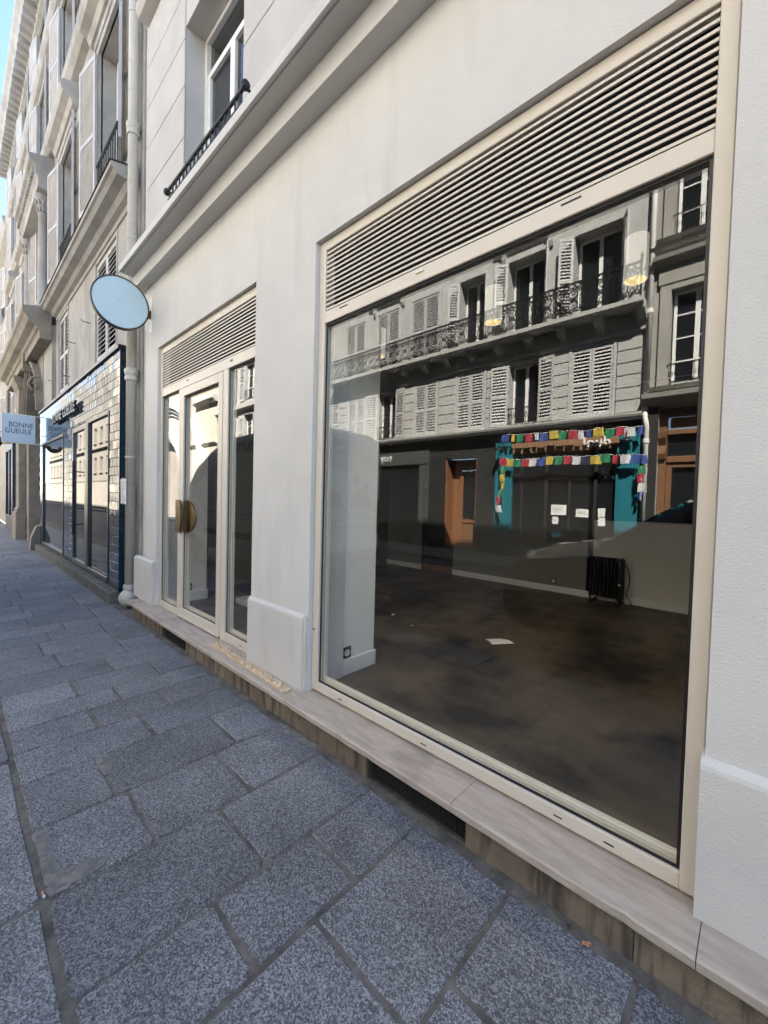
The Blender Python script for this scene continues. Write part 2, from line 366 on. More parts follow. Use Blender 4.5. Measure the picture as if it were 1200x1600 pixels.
for i in range(len(rows) - 1):
    x1, x0 = rows[i], rows[i + 1]
    front = -.145 if x0 > -5.45 else (-.185 if x0 > -12.7 else -.02)
    cuts = known.get((x1, x0))
    if cuts is None:
        if x0 < -12: cuts = [random.uniform(-.9, -.5)]
        else: cuts = random.choice(([random.uniform(-.85, -.6)], [random.uniform(-.55, -.42), random.uniform(-1.08, -.93)]))
    ys = sorted([YK] + cuts + [front])
    for a, b_ in zip(ys[:-1], ys[1:]): slab(x0, x1, a, b_, pav)
kerb = part('kerb', MB().box(-60, 12, -1.86, YK, -.25, -.008), m_mortar, kind='structure')
xs = [2.6, 1.4, .1, -.75, -1.81, -2.9, -3.9, -5.0, -6.1, -7.2, -8.4, -9.5]
for a, b_ in zip(xs[1:], xs[:-1]): slab(a, b_, -1.84, YK - .006, kerb, 'kerb_stone', top=.0, gap=.009)
part('kerb_face', MB().box(-60, 12, -1.875, -1.861, -.25, -.01), m_step, kind='structure')
road = part('road', MB().box(-90, 40, -7.2, -1.9, -.3, -.12), m_asph, kind='structure')
part('opposite_pavement', MB().cbox(-90, 40, -9.2, -7.2, -.3, .0, .02), M('pale_paving', (.16, .155, .15), (.12, .118, .115), 3., .85, .2, 40.), kind='structure')
part('ground', MB().add([(-900, -900, -.32), (900, -900, -.32), (900, 900, -.32), (-900, 900, -.32)], [(0, 1, 2, 3)]), m_asph, kind='structure')
# mortar repair in the corner of one slab
def rough(pp, a=.006):
    out = []
    for i, p in enumerate(pp):
        q = pp[(i + 1) % len(pp)]; d_ = math.hypot(q[0] - p[0], q[1] - p[1]); n_ = max(1, int(d_ / .018))
        for k in range(n_):
            t = k / n_; out.append((p[0] + (q[0] - p[0]) * t + random.uniform(-a, a), p[1] + (q[1] - p[1]) * t + random.uniform(-a, a)))
    return out
pp = [(-2.20, -1.385), (-2.185, -1.335), (-2.05, -1.340), (-1.93, -1.338), (-1.895, -1.30), (-1.905, -1.255), (-1.885, -1.235), (-1.865, -1.20), (-1.838, -1.195), (-1.812, -1.24), (-1.808, -1.385)]
part('mortar_patch', MB().prism(rough(pp[::-1]), 'z', -.004, .0048), m_mortar2, pav)
pp = [(-2.22, -.455), (-2.24, -.25), (-2.20, -.16), (-2.0, -.155), (-1.86, -.15), (-1.81, -.17), (-1.95, -.20), (-2.13, -.215), (-2.19, -.26), (-2.20, -.40)]
part('mortar_patch', MB().prism(rough(pp), 'z', -.004, .0042), m_mortar2, pav)
pp = [(-2.60, -1.09), (-2.62, -1.04), (-2.52, -1.03), (-2.40, -1.055), (-2.42, -1.085)]
part('mortar_patch', MB().prism(rough(pp), 'z', -.004, .0042), m_mortar2, pav)
mb = MB()
for i in range(46):                           # mortar smear along the foot of the riser
    x0 = -5.3 + i * .125
    mb.box(x0, x0 + .125, -.185 - random.uniform(0, .02), -.14, -.01, .003 + .0005 * (i % 3))
part('mortar_fillet', mb, m_mortar, pav)

# ================================================================== OUR BUILDING
B = empty('shop_building', (-2, 0, 0), 'pale rendered building with cream framed shop window and glazed entrance', 'building')
mb = MB(); yb = .28; yw = -.03
mb.box(-5.40, -4.99, yw, yb, .19, 3.835)
mb.box(-2.868, -2.134, yw, yb, .19, 3.835); mb.box(-.104, 8, yw, yb, .19, 3.835)
mb.box(-4.99, -2.868, yw, yb, 3.078, 3.835); mb.box(-2.134, -.104, yw, yb, 3.068, 3.835)
part('wall', mb, m_render, B)
part('corner_strip', MB().cbox(-5.53, -5.402, .005, .3, .0, 3.83, .01).cbox(-5.74, -5.532, .05, .3, .0, 14.0, .012), m_render2, B)
for (a, b_) in ((-5.70, -5.035), (-2.875, -2.165), (-.112, 3.0)):
    mb = MB()
    pts = [(-.055, .19), (-.055, .655), (-.052, .668), (-.033, .686), (.0, .69), (.0, .19)]
    mb.prism(pts, 'x', a, b_)
    part('plinth', mb, m_render2, B)
    if b_ == -2.165: part('plinth_return', MB().prism([(-2.1655, .19), (-2.139, .19), (-2.139, .68), (-2.1655, .672)], 'y', -.045, .02), m_render2, B)
    if a == -5.70: part('plinth_return', MB().prism([(-5.0355, .19), (-4.992, .19), (-4.992, .68), (-5.0355, .672)], 'y', -.045, .02), m_render2, B)
# projecting ledge: two stepped soffits
pr = [(.05, 3.832), (-.15, 3.832), (-.152, 3.968), (-.262, 3.968), (-.268, 3.976), (-.28, 3.976), (-.285, 3.964), (-.297, 3.966), (-.30, 4.03), (-.28, 4.045), (.05, 4.075)]
lo = part('ledge', MB().prism(pr, 'x', -5.47, 8), m_ledge, B)
# upper storeys
WX0, WX1, WZ1 = -4.40, -3.19, 6.13
mb = MB()
mb.box(-5.53, WX0, .012, .35, 4.0, 14.0); mb.box(WX1, 8, .012, .35, 4.0, 14.0); mb.box(WX0, WX1, .012, .35, WZ1, 14.0)
part('upper_wall', mb, m_upper, B)
zc = [4.06, 4.56, 5.045, 5.54, 6.0, 6.46, 6.93]
for i in range(len(zc) - 1):
    for (a, b_) in ((-5.525, WX0), (WX1, -1.6), (-1.6, 0.4), (.4, 2.4)):
        if zc[i] > 6.1 and b_ == WX0: b_ = WX1
        if zc[i] > 6.1 and a == WX1: pass
        part('stone_block', MB().cbox(a + .004, b_ - (.0 if b_ == WX0 else .004), -.002, .02, zc[i] + .005, zc[i + 1] - .005, .005), m_upper, B)
part('string_course', MB().prism([(.02, 6.95), (-.10, 6.97), (-.13, 7.03), (-.13, 7.08), (.02, 7.12)], 'x', -5.53, 8), m_upper, B)
part('roof_cornice', MB().prism([(.02, 13.5), (-.12, 13.55), (-.18, 13.7), (-.34, 13.8), (-.36, 14.02), (.3, 14.1)], 'x', -5.75, 9), m_upper, B)
part('roof', MB().box(-5.7, 8, .25, 9, 14.0, 14.05), m_dark, B)
part('unseen_rear_wall', MB().box(-5.7, 8, 8.9, 9, 0, 14.0), m_upper, B)  # unseen, added to keep sun from leaking into the shop interior
for q_ in ((-5.7, -5.62, .35, 8.9, 3.25, 14.0), (7.9, 8, .35, 8.9, 0, 14.0), (-5.72, -5.71, .31, 8.9, 0, 3.25)): part('unseen_side_wall', MB().box(*q_), m_upper, B)  # unseen side walls, added with the rear wall to block the sun
part('floor_slab', MB().box(-5.62, 7.9, .35, 8.9, 3.21, 3.4), m_upper, B)
uw = part('upper_window', MB().box(WX0 + .002, WX0 + .05, .2, .27, 4.08, 6.128).box(WX1 - .05, WX1 - .002, .2, .27, 4.08, 6.128).box(WX0 + .05, WX1 - .05, .2, .27, 6.08, 6.128)
          .box(WX0 + .05, WX0 + .105, .215, .265, 4.1, 5.76).box(WX1 - .10, WX1 - .05, .215, .265, 4.1, 5.76).box(-3.85, -3.76, .21, .265, 4.1, 5.71).box(WX0 + .05, WX1 - .05, .212, .268, 5.71, 5.77), m_white, B)
part('pane', MB().box(WX0 + .06, WX1 - .06, .24, .246, 4.1, 6.09), m_dglass, uw)
rl = MB().tube([(-4.52, -.11, 4.50), (-2.93, -.11, 4.50)], .016, 8).tube([(-4.48, -.11, 4.40), (-2.98, -.11, 4.40)], .010, 6)
for i in range(18):
    xx = -4.45 + i * .085; rl.tube([(xx, -.11, 4.05), (xx, -.11, 4.5)], .008, 5)
    rl.tube([(xx + .0425 + .03 * cos(q), -.11, 4.3 + .07 * sin(q)) for q in [k * pi / 6 for k in range(13)]], .006, 4)
for xx in (-4.52, -2.93): rl.lathe([(.0, -.03), (.03, -.02), (.035, 0), (.03, .02), (0, .03)], (xx, -.11, 4.50), 8, 'x').tube([(xx, -.11, 4.5), (xx + (.06 if xx < -4 else -.06), .02, 4.5)], .012, 6)
part('railing', rl, m_iron, B)
# sill and riser
SX = [-5.47, -4.933, -2.72, -.909, -.091, 1.3, 3.0]
for a, b_ in zip(SX[:-1], SX[1:]):
    n = max(6, int((b_ - a) / .035)); mb = MB(); vs = []; fs = []
    for i in range(n + 1):
        xx = a + .0012 + (b_ - a - .0024) * i / n
        chip = random.uniform(0, .0012)
        if random.random() < .03: chip += random.uniform(.004, .009)
        if -.34 < xx < -.24: chip += random.uniform(.002, .009)
        vs += [(xx, .12, .152), (xx, -.192 + chip * .5, .152), (xx, -.199 + chip, .159), (xx, -.199 + chip * .8, .184), (xx, -.192 + chip * .8, .19), (xx, .12, .191)]
    for i in range(n):
        for k in range(6): fs.append((i * 6 + k, i * 6 + (k + 1) % 6, (i + 1) * 6 + (k + 1) % 6, (i + 1) * 6 + k))
    fs += [tuple(range(6)), tuple(range(n * 6, n * 6 + 6))[::-1]]
    part('sill_slab', MB().add(vs, fs), m_trav, B)
RX = [-5.42, -4.45, -3.824, -3.05, -2.2, -1.461, -.867, -.25, .45, 1.3, 3.0]
for i, (a, b_) in enumerate(zip(RX[:-1], RX[1:])):
    if i in (1, 5):
        part('vent_opening', MB().box(a, b_, -.10, -.05, -.02, .15), m_void, B)
        g = MB()
        nx = int((b_ - a) / .012)
        for k in range(nx + 1): g.box(a + k * (b_ - a) / nx - .001, a + k * (b_ - a) / nx + .001, -.122, -.12, 0, .15)
        for k in range(12): g.box(a, b_, -.1235, -.1225, k * .0125, k * .0125 + .002)
        part('vent_grille', g, m_vent, B)
    else: part('riser_stone', MB().cbox(a + .001, b_ - .001, -.142, -.06, -.02, .152, .003), m_riser, B)
part('foundation', MB().box(-5.42, 8, -.05, .14, -.3, .1515), m_mortar, B)
part('foundation_return', MB().box(-5.425, -5.40, -.141, .2, -.02, .15), m_riser, B)

# ---- window and door joinery
def rect_frame(mb, x0, x1, z0, z1, l, r, b_, t, y0, y1, c=.003):
    mb.cbox(x0, x0 + l, y0, y1, z0, z1, c); mb.cbox(x1 - r, x1, y0, y1, z0, z1, c)
    mb.cbox(x0 + l, x1 - r, y0 + .0006, y1, z0, z0 + b_, c); mb.cbox(x0 + l, x1 - r, y0 + .0006, y1, z1 - t, z1, c); return mb
def louvre(parent, x0, x1, z0, z1, n):
    part('louvre_back', MB().box(x0 - .02, x1 + .02, .085, .09, z0 - .02, z1 + .02), m_void, parent)
    p = (z1 - z0) / n; Lx = x1 - x0
    sl = MB().prism([(.006, p * .02), (.008, .0), (.013, p * .05), (.013, p * .40), (.006, p * .38)], 'x', 0, Lx)
    me = sl.mesh(); me.materials.append(m_frame)
    for i in range(n): inst('louvre_slat', me, (x0, .0, z0 + p * (i + .22)), parent)
def gasket(parent, x0, x1, z0, z1, y, w=.009):
    part('gasket', rect_frame(MB(), x0, x1, z0, z1, w, w, w, w, y, y + .006, .0005), m_black, parent)
SH = empty('shop_window', (-1.12, 0, .2)); SH.parent = B; SH.location = Vector((-1.12, 0, .2)) - worg(B)
X0, X1 = -2.131, -.107
mb = MB(); rect_frame(mb, X0, X1, .2055, 3.064, .064, .049, .056, .058, 0, .075)
mb.cbox(-2.067, -.156, .0008, .075, 2.553, 2.628, .003)
part('frame', mb, m_frame, SH)
louvre(SH, -2.066, -.157, 2.629, 3.005, 13)
gasket(SH, -2.067, -.156, .2615, 2.553, .014, .011)
part('glazing_bead', rect_frame(MB(), -2.066, -.157, .262, 2.552, .012, .003, .024, .006, .046, .075), m_bead, SH)
part('pane', MB().box(-2.060, -.162, .030, .040, .267, 2.547), m_glass, SH)
for xx in (-1.93, -.62): part('drain_slot', MB().cbox(xx, xx + .075, -.0016, .003, 2.604, 2.611, .001), m_black, SH)
for xx in (-1.86, -1.22, -.56, -.38): part('drain_slot', MB().cbox(xx, xx + .034, -.0016, .003, .228, .2335, .001), m_black, SH)
part('screw_hole', MB().lathe([(.007, -.002), (.007, .003)], (-2.112, 0, .60), 10, 'y'), m_black, SH)
part('transom_clip', MB().cbox(-1.335, -1.285, -.006, .003, 2.598, 2.612, .003), m_bead, SH)

EN = empty('entrance', (-3.9, 0, .2)); EN.parent = B; EN.location = Vector((-3.9, 0, .2)) - worg(B)
mb = MB(); rect_frame(mb, -4.986, -2.871, .193, 3.074, .055, .022, .0, .07, 0, .075) if False else None
mb.cbox(-4.986, -4.93, 0, .075, .193, 3.074, .003); mb.cbox(-2.897, -2.871, 0, .075, .193, 3.074, .003)
mb.cbox(-4.93, -2.897, .0008, .075, 3.006, 3.074, .003); mb.cbox(-4.93, -2.897, .0008, .075, 2.535, 2.624, .003)
mb.cbox(-4.446, -4.382, .0004, .075, .193, 2.535, .003); mb.cbox(-3.455, -3.365, .0004, .075, .193, 2.535, .003)
mb.cbox(-4.93, -4.446, .001, .075, .193, .262, .003); mb.cbox(-3.365, -2.897, .001, .075, .193, .272, .003)
part('frame', mb, m_frame, EN)
part('threshold', MB().cbox(-4.38, -3.457, .01, .075, .1915, .204, .002), m_black, EN)
louvre(EN, -4.929, -2.898, 2.625, 3.005, 13)
for (a, b_, z0, z1) in ((-4.93, -4.446, .262, 2.535), (-3.365, -2.897, .272, 2.535)):
    sd = part('side_light', rect_frame(MB(), a + .001, b_ - .001, z0 + .001, z1 - .001, .016, .016, .02, .012, .044, .075), m_bead, EN)
    gasket(sd, a, b_, z0, z1, .014, .008)
    part('pane', MB().box(a + .004, b_ - .004, .030, .040, z0 + .004, z1 - .004), m_glass2, sd)
DR = part('door_leaf', rect_frame(MB(), -4.378, -3.459, .206, 2.53, .070, .078, .088, .082, -.004, .07), m_frame, EN)
gasket(DR, -4.308, -3.537, .294, 2.448, .012, .009)
part('pane', MB().box(-4.302, -3.543, .030, .040, .30, 2.442), m_glass2, DR)
part('glazing_bead', rect_frame(MB(), -4.307, -3.538, .295, 2.447, .016, .016, .02, .012, .044, .07), m_bead, DR)
part('kick_strip', MB().cbox(-4.376, -3.461, -.018, -.0045, .208, .222, .002), m_frame, DR)
def halfdisc(sgn, x, n=18, w=.16, r=.165):
    pts = [(x + sgn * w * cos(q) , 1.235 + r * sin(q)) for q in [-pi / 2 + pi * k / n for k in range(n + 1)]]
    return pts
mb = MB().prism(halfdisc(1, -4.262, w=.25), 'y', .002, .016); mb.cbox(-4.270, -4.235, -.012, .029, 1.075, 1.395, .003)
part('handle', mb, m_brass, DR)
mb = MB().prism(halfdisc(1, -4.31, w=.05) + [(-4.385, 1.40), (-4.385, 1.07)], 'y', -.042, -.028); mb.cbox(-4.40, -4.385, -.0415, .002, 1.075, 1.395, .003)
part('handle', mb, m_brass, EN)
for xx in (-4.86, -3.10): part('drain_slot', MB().cbox(xx, xx + .03, -.0016, .003, .225, .231, .001), m_black, EN)
for xx in (-4.25, -3.33): part('transom_clip', MB().cbox(xx, xx + .037, -.006, .003, 2.585, 2.598, .003), m_nail, EN)

# ---- interior
def struct(name, mb, mat): return part(name, mb, mat, None, kind='structure')
struct('interior_floor', MB().box(-5.6, 6, .12, 4.6, .05, .172), m_floor)
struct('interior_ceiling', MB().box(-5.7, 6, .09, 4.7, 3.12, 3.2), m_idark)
struct('interior_wall_back', MB().box(-5.6, -4.66, 4.45, 4.6, .17, 3.12).box(-3.98, -1.73, 4.45, 4.6, .17, 3.12).box(-4.66, -3.98, 4.45, 4.6, 2.28, 3.12), m_iwall2)
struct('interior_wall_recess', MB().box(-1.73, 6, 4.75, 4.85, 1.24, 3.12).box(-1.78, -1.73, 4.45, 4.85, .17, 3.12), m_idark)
struct('interior_low_wall', MB().cbox(-1.70, 6, 4.45, 4.75, .17, 1.255, .004), m_ipale)
struct('interior_wall_left', MB().box(-5.7, -5.55, .28, 4.6, .17, 3.12), m_iwall2)
struct('interior_wall_right', MB().box(5.9, 6, .1, 4.6, .17, 3.12), m_iwall2)
struct('interior_pier', MB().cbox(-2.82, -2.184, .285, .64, .172, 3.12, .004).box(-2.70, -2.184, .10, .2849, .172, 3.12), m_iwall)
struct('interior_pier_left', MB().cbox(-5.5, -5.034, .285, .565, .172, 3.12, .004).box(-5.5, -5.034, .10, .2849, .172, 3.12), m_iwall)
struct('baseboard', MB().cbox(-2.19, -2.170, .10, .655, .172, .285, .004).cbox(-2.835, -2.17, .642, .655, .172, .284, .004), m_base)
struct('baseboard_left', MB().cbox(-5.04, -5.02, .10, .58, .172, .285, .004).cbox(-5.5, -5.02, .567, .58, .172, .284, .004), m_base)
struct('baseboard_back', MB().cbox(-5.55, -4.66, 4.435, 4.449, .172, .262, .003).cbox(-3.98, -1.73, 4.435, 4.449, .172, .262, .003).cbox(-1.70, 6, 4.435, 4.449, .172, .26, .003), m_base)
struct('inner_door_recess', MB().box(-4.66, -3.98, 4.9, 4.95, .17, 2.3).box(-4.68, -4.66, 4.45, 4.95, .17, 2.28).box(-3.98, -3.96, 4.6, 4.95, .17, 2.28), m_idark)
o = empty('inner_door', (-4.32, 4.47, .17), 'dark brown plank door in the back wall of the empty shop', 'door')
part('door_panel', MB().cbox(-4.655, -3.985, 4.47, 4.52, .30, 2.275, .004), m_idark, o)
part('door_threshold', MB().cbox(-4.66, -3.98, 4.42, 4.50, .172, .29, .004), m_owood2, o)
part('hinge', MB().cbox(-4.65, -4.62, 4.462, 4.475, .6, .7).cbox(-4.65, -4.62, 4.462, 4.475, 1.7, 1.8), m_nail, o)
def socket(cx, cy, cz, axis, label):
    s = .041; a = .012
    o = empty('wall_socket', (cx, cy, cz), label, 'socket')
    if axis == 'x':
        part('cover_plate', MB().cbox(cx, cx + .009, cy - s, cy + s, cz - s, cz + s, .003), m_brass, o)
        part('receptacle', MB().lathe([(.024, .0085), (.026, .012), (.022, .012), (.019, .010), (.0, .010)], (cx, cy, cz), 16, 'x'), m_bead, o)
    else:
        part('cover_plate', MB().cbox(cx - s, cx + s, cy - .009, cy, cz - s, cz + s, .003), m_brass, o)
        part('receptacle', MB().lathe([(.024, -.0085), (.026, -.012), (.022, -.012), (.019, -.010), (.0, -.010)], (cx, cy, cz), 16, 'y'), m_bead, o)
socket(-2.1835, .352, .335, 'x', 'bronze wall socket above the baseboard of the white pier')
socket(-2.22, 4.449, .33, 'y', 'small wall socket on the back wall left of the radiator')
socket(-5.0335, .345, .345, 'x', 'dark wall socket low on the wall seen through the glass door')
# electric radiator
ra = empty('oil_radiator', (-1.5, 4.3, .172), 'black finned electric radiator standing by the back wall', 'radiator')
fin = MB().prism([(.05 * cos(q) * (1 if abs(cos(q)) > .1 else 1), .26 * sin(q) + .33) for q in [2 * pi * k / 18 for k in range(18)]], 'x', -.006, .006)
fin.tube([(-.012, 0, .10), (.012, 0, .10)], .022, 8).tube([(-.012, 0, .56), (.012, 0, .56)], .022, 8)
fm = MB().cbox(-.013, .013, -.07, .07, .075, .60, .012).mesh(); fm.materials.append(m_plast)
for i in range(8): inst('fin', fm, (-1.665 + i * .042, 4.3, .172), ra)
for zz in (.172 + .585, .172 + .10): part('header_tube', MB().tube([(-1.68, 4.3, zz), (-1.36, 4.3, zz)], .018, 8), m_plast, ra)
part('control_box', MB().cbox(-1.345, -1.29, 4.22, 4.38, .225, .775, .015), m_plast, ra)
part('label_sticker', MB().box(-1.325, -1.30, 4.2185, 4.2195, .43, .455), m_paper, ra)
for xx in (-1.64, -1.32): part('foot', MB().cbox(xx - .02, xx + .02, 4.17, 4.43, .172, .205, .008).lathe([(.018, -.012), (.018, .012)], (xx, 4.19, .19), 10, 'x').lathe([(.018, -.012), (.018, .012)], (xx, 4.41, .19), 10, 'x'), m_plast, ra)
part('power_cord', MB().tube([(-1.29, 4.3, .7), (-1.24, 4.31, .66), (-1.22, 4.32, .5), (-1.25, 4.33, .3), (-1.2, 4.36, .185), (-1.1, 4.4, .178)], .006, 6), m_plast, ra)
# paper and floor grate
pv = []; pf = []
for i in range(9):
    t = i / 8; u = Vector((-1.861, 1.803)).lerp(Vector((-1.722, 1.701)), 0)
    for j, (p, q) in enumerate((((-1.86, 1.80), (-1.722, 1.70)), ((-1.768, 1.925), (-1.59, 1.885)))):
        a = Vector(p).lerp(Vector(q), t); pv.append((a.x, a.y, .176 + .012 * math.sin(t * pi) ** 2 + (.01 if t > .9 else 0)))
    if i: n = i * 2; pf.append((n - 2, n - 1, n + 1, n))
pv += [(p[0], p[1], p[2] - .0006) for p in pv]; n0 = 18
pf += [tuple(k + n0 for k in f[::-1]) for f in pf[:8]]
tag(part('paper_sheet', MB().add(pv, pf), m_paper, None, org=(-1.72, 1.82, .176)), 'white sheet of paper lying on the dark shop floor', 'paper')
g = empty('floor_grate', (-.93, 2.87, .172), 'grey metal floor plate set in the shop floor at right', 'grate')
part('plate', MB().cbox(-1.06, -.78, 2.77, 3.0, .168, .177, .002), M('plate_steel', (.09, .09, .09), rough=.5, metal=.4), g)
part('slot', MB().box(-1.04, -.80, 2.79, 2.795, .1765, .178).box(-1.04, -.80, 2.975, 2.98, .1765, .178).box(-.93, -.925, 2.8, 2.97, .1765, .178), m_black, g)
# debris on shop floor
for (x, y, s) in ((-3.0, 1.75, .02), (-2.6, 1.6, .016), (-3.6, 2.3, .02)):
    tag(part('paper_scrap', MB().add([(x, y, .1735), (x + s * 2, y + s * .4, .176), (x + s * 1.7, y + s * 1.6, .1745), (x - s * .2, y + s, .178), (x + s * .7, y + s * .7, .1738)], [(0, 1, 4), (1, 2, 4), (2, 3, 4), (3, 0, 4)]), m_paper),
        'tiny crumpled paper scrap on the dark shop floor', 'scrap', 'paper scraps on the shop floor')
# parasol-base like concrete slabs with a metal socket inside the door
o = empty('weighted_base', (-4.35, .95, .172), 'white concrete slab base with metal tube seen through the entrance', 'base')
part('slab', MB().cbox(-4.60, -4.32, .72, .98, .172, .235, .008), M('conc', (.42, .42, .40), (.36, .36, .34), 8., .85), o)
part('slab', MB().cbox(-4.31, -4.03, .75, 1.01, .172, .235, .008), bpy.data.materials['conc'], o)
part('tube', MB().lathe([(.05, .235), (.05, .245), (.028, .25), (.028, .31), (.012, .315), (.012, .37), (.0, .37)], (-4.33, .86, 0), 14).cbox(-4.37, -4.29, .85, .87, .29, .30, .002), m_nail, o)
# ceiling lamps
LP = [(-1.60, 1.28), (-.64, 1.30), (-2.82, 1.26)]
LB = ['lit white cylinder ceiling lamp in front of the balcony reflection, middle of three', 'lit cylinder ceiling lamp nearest the right window frame', 'lit cylinder ceiling lamp at the left above the white pier']
for (x, y), lb in zip(LP, LB):
    o = empty('ceiling_lamp', (x, y, 3.12), lb, 'lamp', 'cylinder lamps on the shop ceiling')
    zb = 2.855
    part('shade', MB().lathe([(.02, 3.12), (.066, 3.118), (.066, zb + .002), (.064, zb), (.060, zb + .002), (.055, zb + .05), (.02, zb + .085), (.0, zb + .086)], (x, y, 0), 24), m_lampb, o, smooth=False)
    part('reflector', MB().lathe([(.059, zb + .006), (.0545, zb + .048), (.0, zb + .05)], (x, y, 0), 20), m_lamp, o)
    part('bulb', MB().lathe([(.0, zb + .02), (.018, zb + .025), (.024, zb + .04), (.02, zb + .049), (0, zb + .0495)], (x, y, 0), 12), m_bulb, o)
    ld = bpy.data.lights.new('lamp_light', 'SPOT'); ld.energy = 2.4; ld.color = (1, .87, .68); ld.spot_size = radians(125); ld.spot_blend = .6; ld.shadow_soft_size = .04
    lo_ = link(bpy.data.objects.new('lamp_light', ld)); lo_.parent = o; lo_.location = (0, 0, zb - .01 - 3.12)

# ================================================================== things on our facade
o = empty('round_sign', (-5.23, -.33, 3.53), 'blank pale blue round disc sign on a bracket beside the entrance', 'sign')
part('face', MB().lathe([(0, .026), (.262, .026), (.268, .022)], (-5.23, -.335, 3.53), 48, 'x'), m_disc, o)
part('face', MB().lathe([(.268, -.022), (.262, -.026), (0, -.026)], (-5.23, -.335, 3.53), 48, 'x'), m_disc, o)
autosmooth(part('rim', MB().lathe([(.266, .020), (.268, .031), (.278, .031), (.281, .025), (.281, -.025), (.278, -.031), (.268, -.031), (.266, -.020)], (-5.23, -.335, 3.53), 56, 'x'), m_rim, o))
part('bracket_arm', MB().cbox(-5.25, -5.205, -.062, -.034, 3.46, 3.545, .003), m_brass, o)
part('wall_plate', MB().cbox(-5.265, -5.19, -.0345, -.0302, 3.30, 3.70, .002), m_white, o)
# down pipe
PXX, PYY, PR = -5.86, -.055, .058
o = empty('down_pipe', (PXX, PYY, 0), 'cream painted cast iron rain pipe between the shop and the tiled front', 'pipe')
part('pipe_run', MB().tube([(PXX, PYY, .27), (PXX, PYY, 14)], PR, 16), m_pipe, o, smooth=True)
for zc_ in (2.96, 5.95, 8.9):
    autosmooth(part('collar', MB().lathe([(PR, zc_ - .10), (.072, zc_ - .095), (.072, zc_ - .05), (.066, zc_ - .04), (.076, zc_ - .01), (.080, zc_ + .03), (.074, zc_ + .045), (PR, zc_ + .05)], (PXX, PYY, 0), 18), m_pipe, o))
autosmooth(part('collar', MB().lathe([(PR, .30), (.072, .295), (.074, .255), (.07, .25), (.07, .235), (.05, .22)], (PXX, PYY, 0), 18), m_pipe, o))
autosmooth(part('foot_ball', MB().lathe([(0, .0)] + [(.108 * sin(q), .125 - .112 * cos(q)) for q in [pi * k / 10 for k in range(1, 9)]] + [(.045, .235), (.045, .25)], (PXX, PYY - .015, 0), 20), m_pipe, o))
for zz in (1.9, 4.6, 7.3): part('pipe_clip', MB().lathe([(PR, zz), (.064, zz), (.064, zz + .02), (PR, zz + .02)], (PXX, PYY, 0), 14).box(PXX - .008, PXX + .008, PYY + .05, .2, zz, zz + .02), m_pipe, o)
for (xx, zz) in ((-5.94, 1.625), (-5.93, 1.31)): part('notice_clip', MB().box(xx, xx + .04, -.125, -.112, zz, zz + .025), m_rim, o)
# notice taped to the pipe
vv = []; ff = []
for i in range(7):
    t = i / 6; xx = -6.03 + .225 * t; yy = -.123 + .02 * (t - .4) ** 2
    vv += [(xx, yy, 1.32 + .006 * math.sin(t * 4)), (xx, yy - .002, 1.635)]
    if i: n = 2 * i; ff.append((n - 2, n, n + 1, n - 1))
no = part('paper_notice', MB().add(vv, ff), m_paper, None, org=(-5.92, -.12, 1.48)); tag(no, 'white printed notice sheet clipped to the rain pipe', 'notice')
mb = MB()
for i in range(15):
    zz = 1.60 - i * .0175; w = random.uniform(.09, .17); mb.box(-6.0, -6.0 + w, -.1262, -.1256, zz, zz + .006)
part('print_lines', mb, m_print, no)

# ================================================================== TILED SHOPFRONT
T = empty('tiled_shopfront', (-9.5, -.1, 0), 'shopfront clad in glossy dark blue tiles with raised lettering', 'shopfront')
TY = -.10; TX0, TX1, TZ0, TZ1 = -13.0, -6.17, .17, 3.33
ops = [(-7.95, -6.68, .19, 2.60), (-9.13, -8.06, .19, 2.59), (-12.56, -9.97, .19, 2.585)]
ops_x = [(-7.95, -6.68), (-9.13, -7.95), (-12.56, -9.97)]
mb = MB()
mb.box(TX0, -12.56, TY + .01, .25, .15, TZ1); mb.box(-9.97, -9.13, TY + .01, .25, .15, TZ1); mb.box(-6.68, TX1 - .012, TY + .01, .25, .15, TZ1)
mb.box(-12.56, -9.97, TY + .01, .25, 2.585, TZ1); mb.box(-9.13, -6.68, TY + .01, .25, 2.60, TZ1)
part('backing', mb, m_grout, T)
part('side_cladding', MB().box(TX1 - .0115, TX1, TY - .004, .25, .15, TZ1), m_tealside, T)
mb = MB()
for i in range(1, 27): mb.box(TX1, TX1 + .0007, TY, .2, .17 + i * .117, .1725 + i * .117)
part('side_joint', mb, m_grout, T)
part('top_flashing', MB().cbox(TX0 - .03, TX1 + .012, TY - .03, .25, TZ1 + .001, TZ1 + .05, .004), m_dark, T)
tw, th = .155, .117; tiles = []
nz = int((TZ1 - .17) / th)
for r in range(nz):
    z0 = TZ1 - (r + 1) * th; xx = TX1 - (0 if r % 2 == 0 else tw * .5) - .001
    if r % 2: tiles.append((xx, TX1 - .001, z0, z0 + th))
    while xx - tw > TX0 - .01:
        tiles.append((xx - tw, xx, z0, z0 + th)); xx -= tw
fin_ = []
for (a, b_, z0, z1) in tiles:
    zc2 = (z0 + z1) / 2; segs = [(a, b_)]
    zt = z0
    for (p, q, r0, r1) in [(-7.95, -6.68, 0, 2.60), (-9.13, -7.95, 0, 2.60), (-12.56, -9.97, 0, 2.585)]:
        if z0 >= r1: continue
        ns = []
        for (s0, s1) in segs:
            if s1 <= p or s0 >= q: ns.append((s0, s1))
            else:
                if s0 < p: ns.append((s0, p))
                if s1 > q: ns.append((q, s1))
        if z1 > r1 and ns != segs: # partly above the opening
            fin_.append((max(a, p), min(b_, q), r1, z1)) if max(a, p) < min(b_, q) else None
        segs = ns
    for s0, s1 in segs:
        if s1 - s0 > .02: fin_.append((s0, s1, z0, z1))
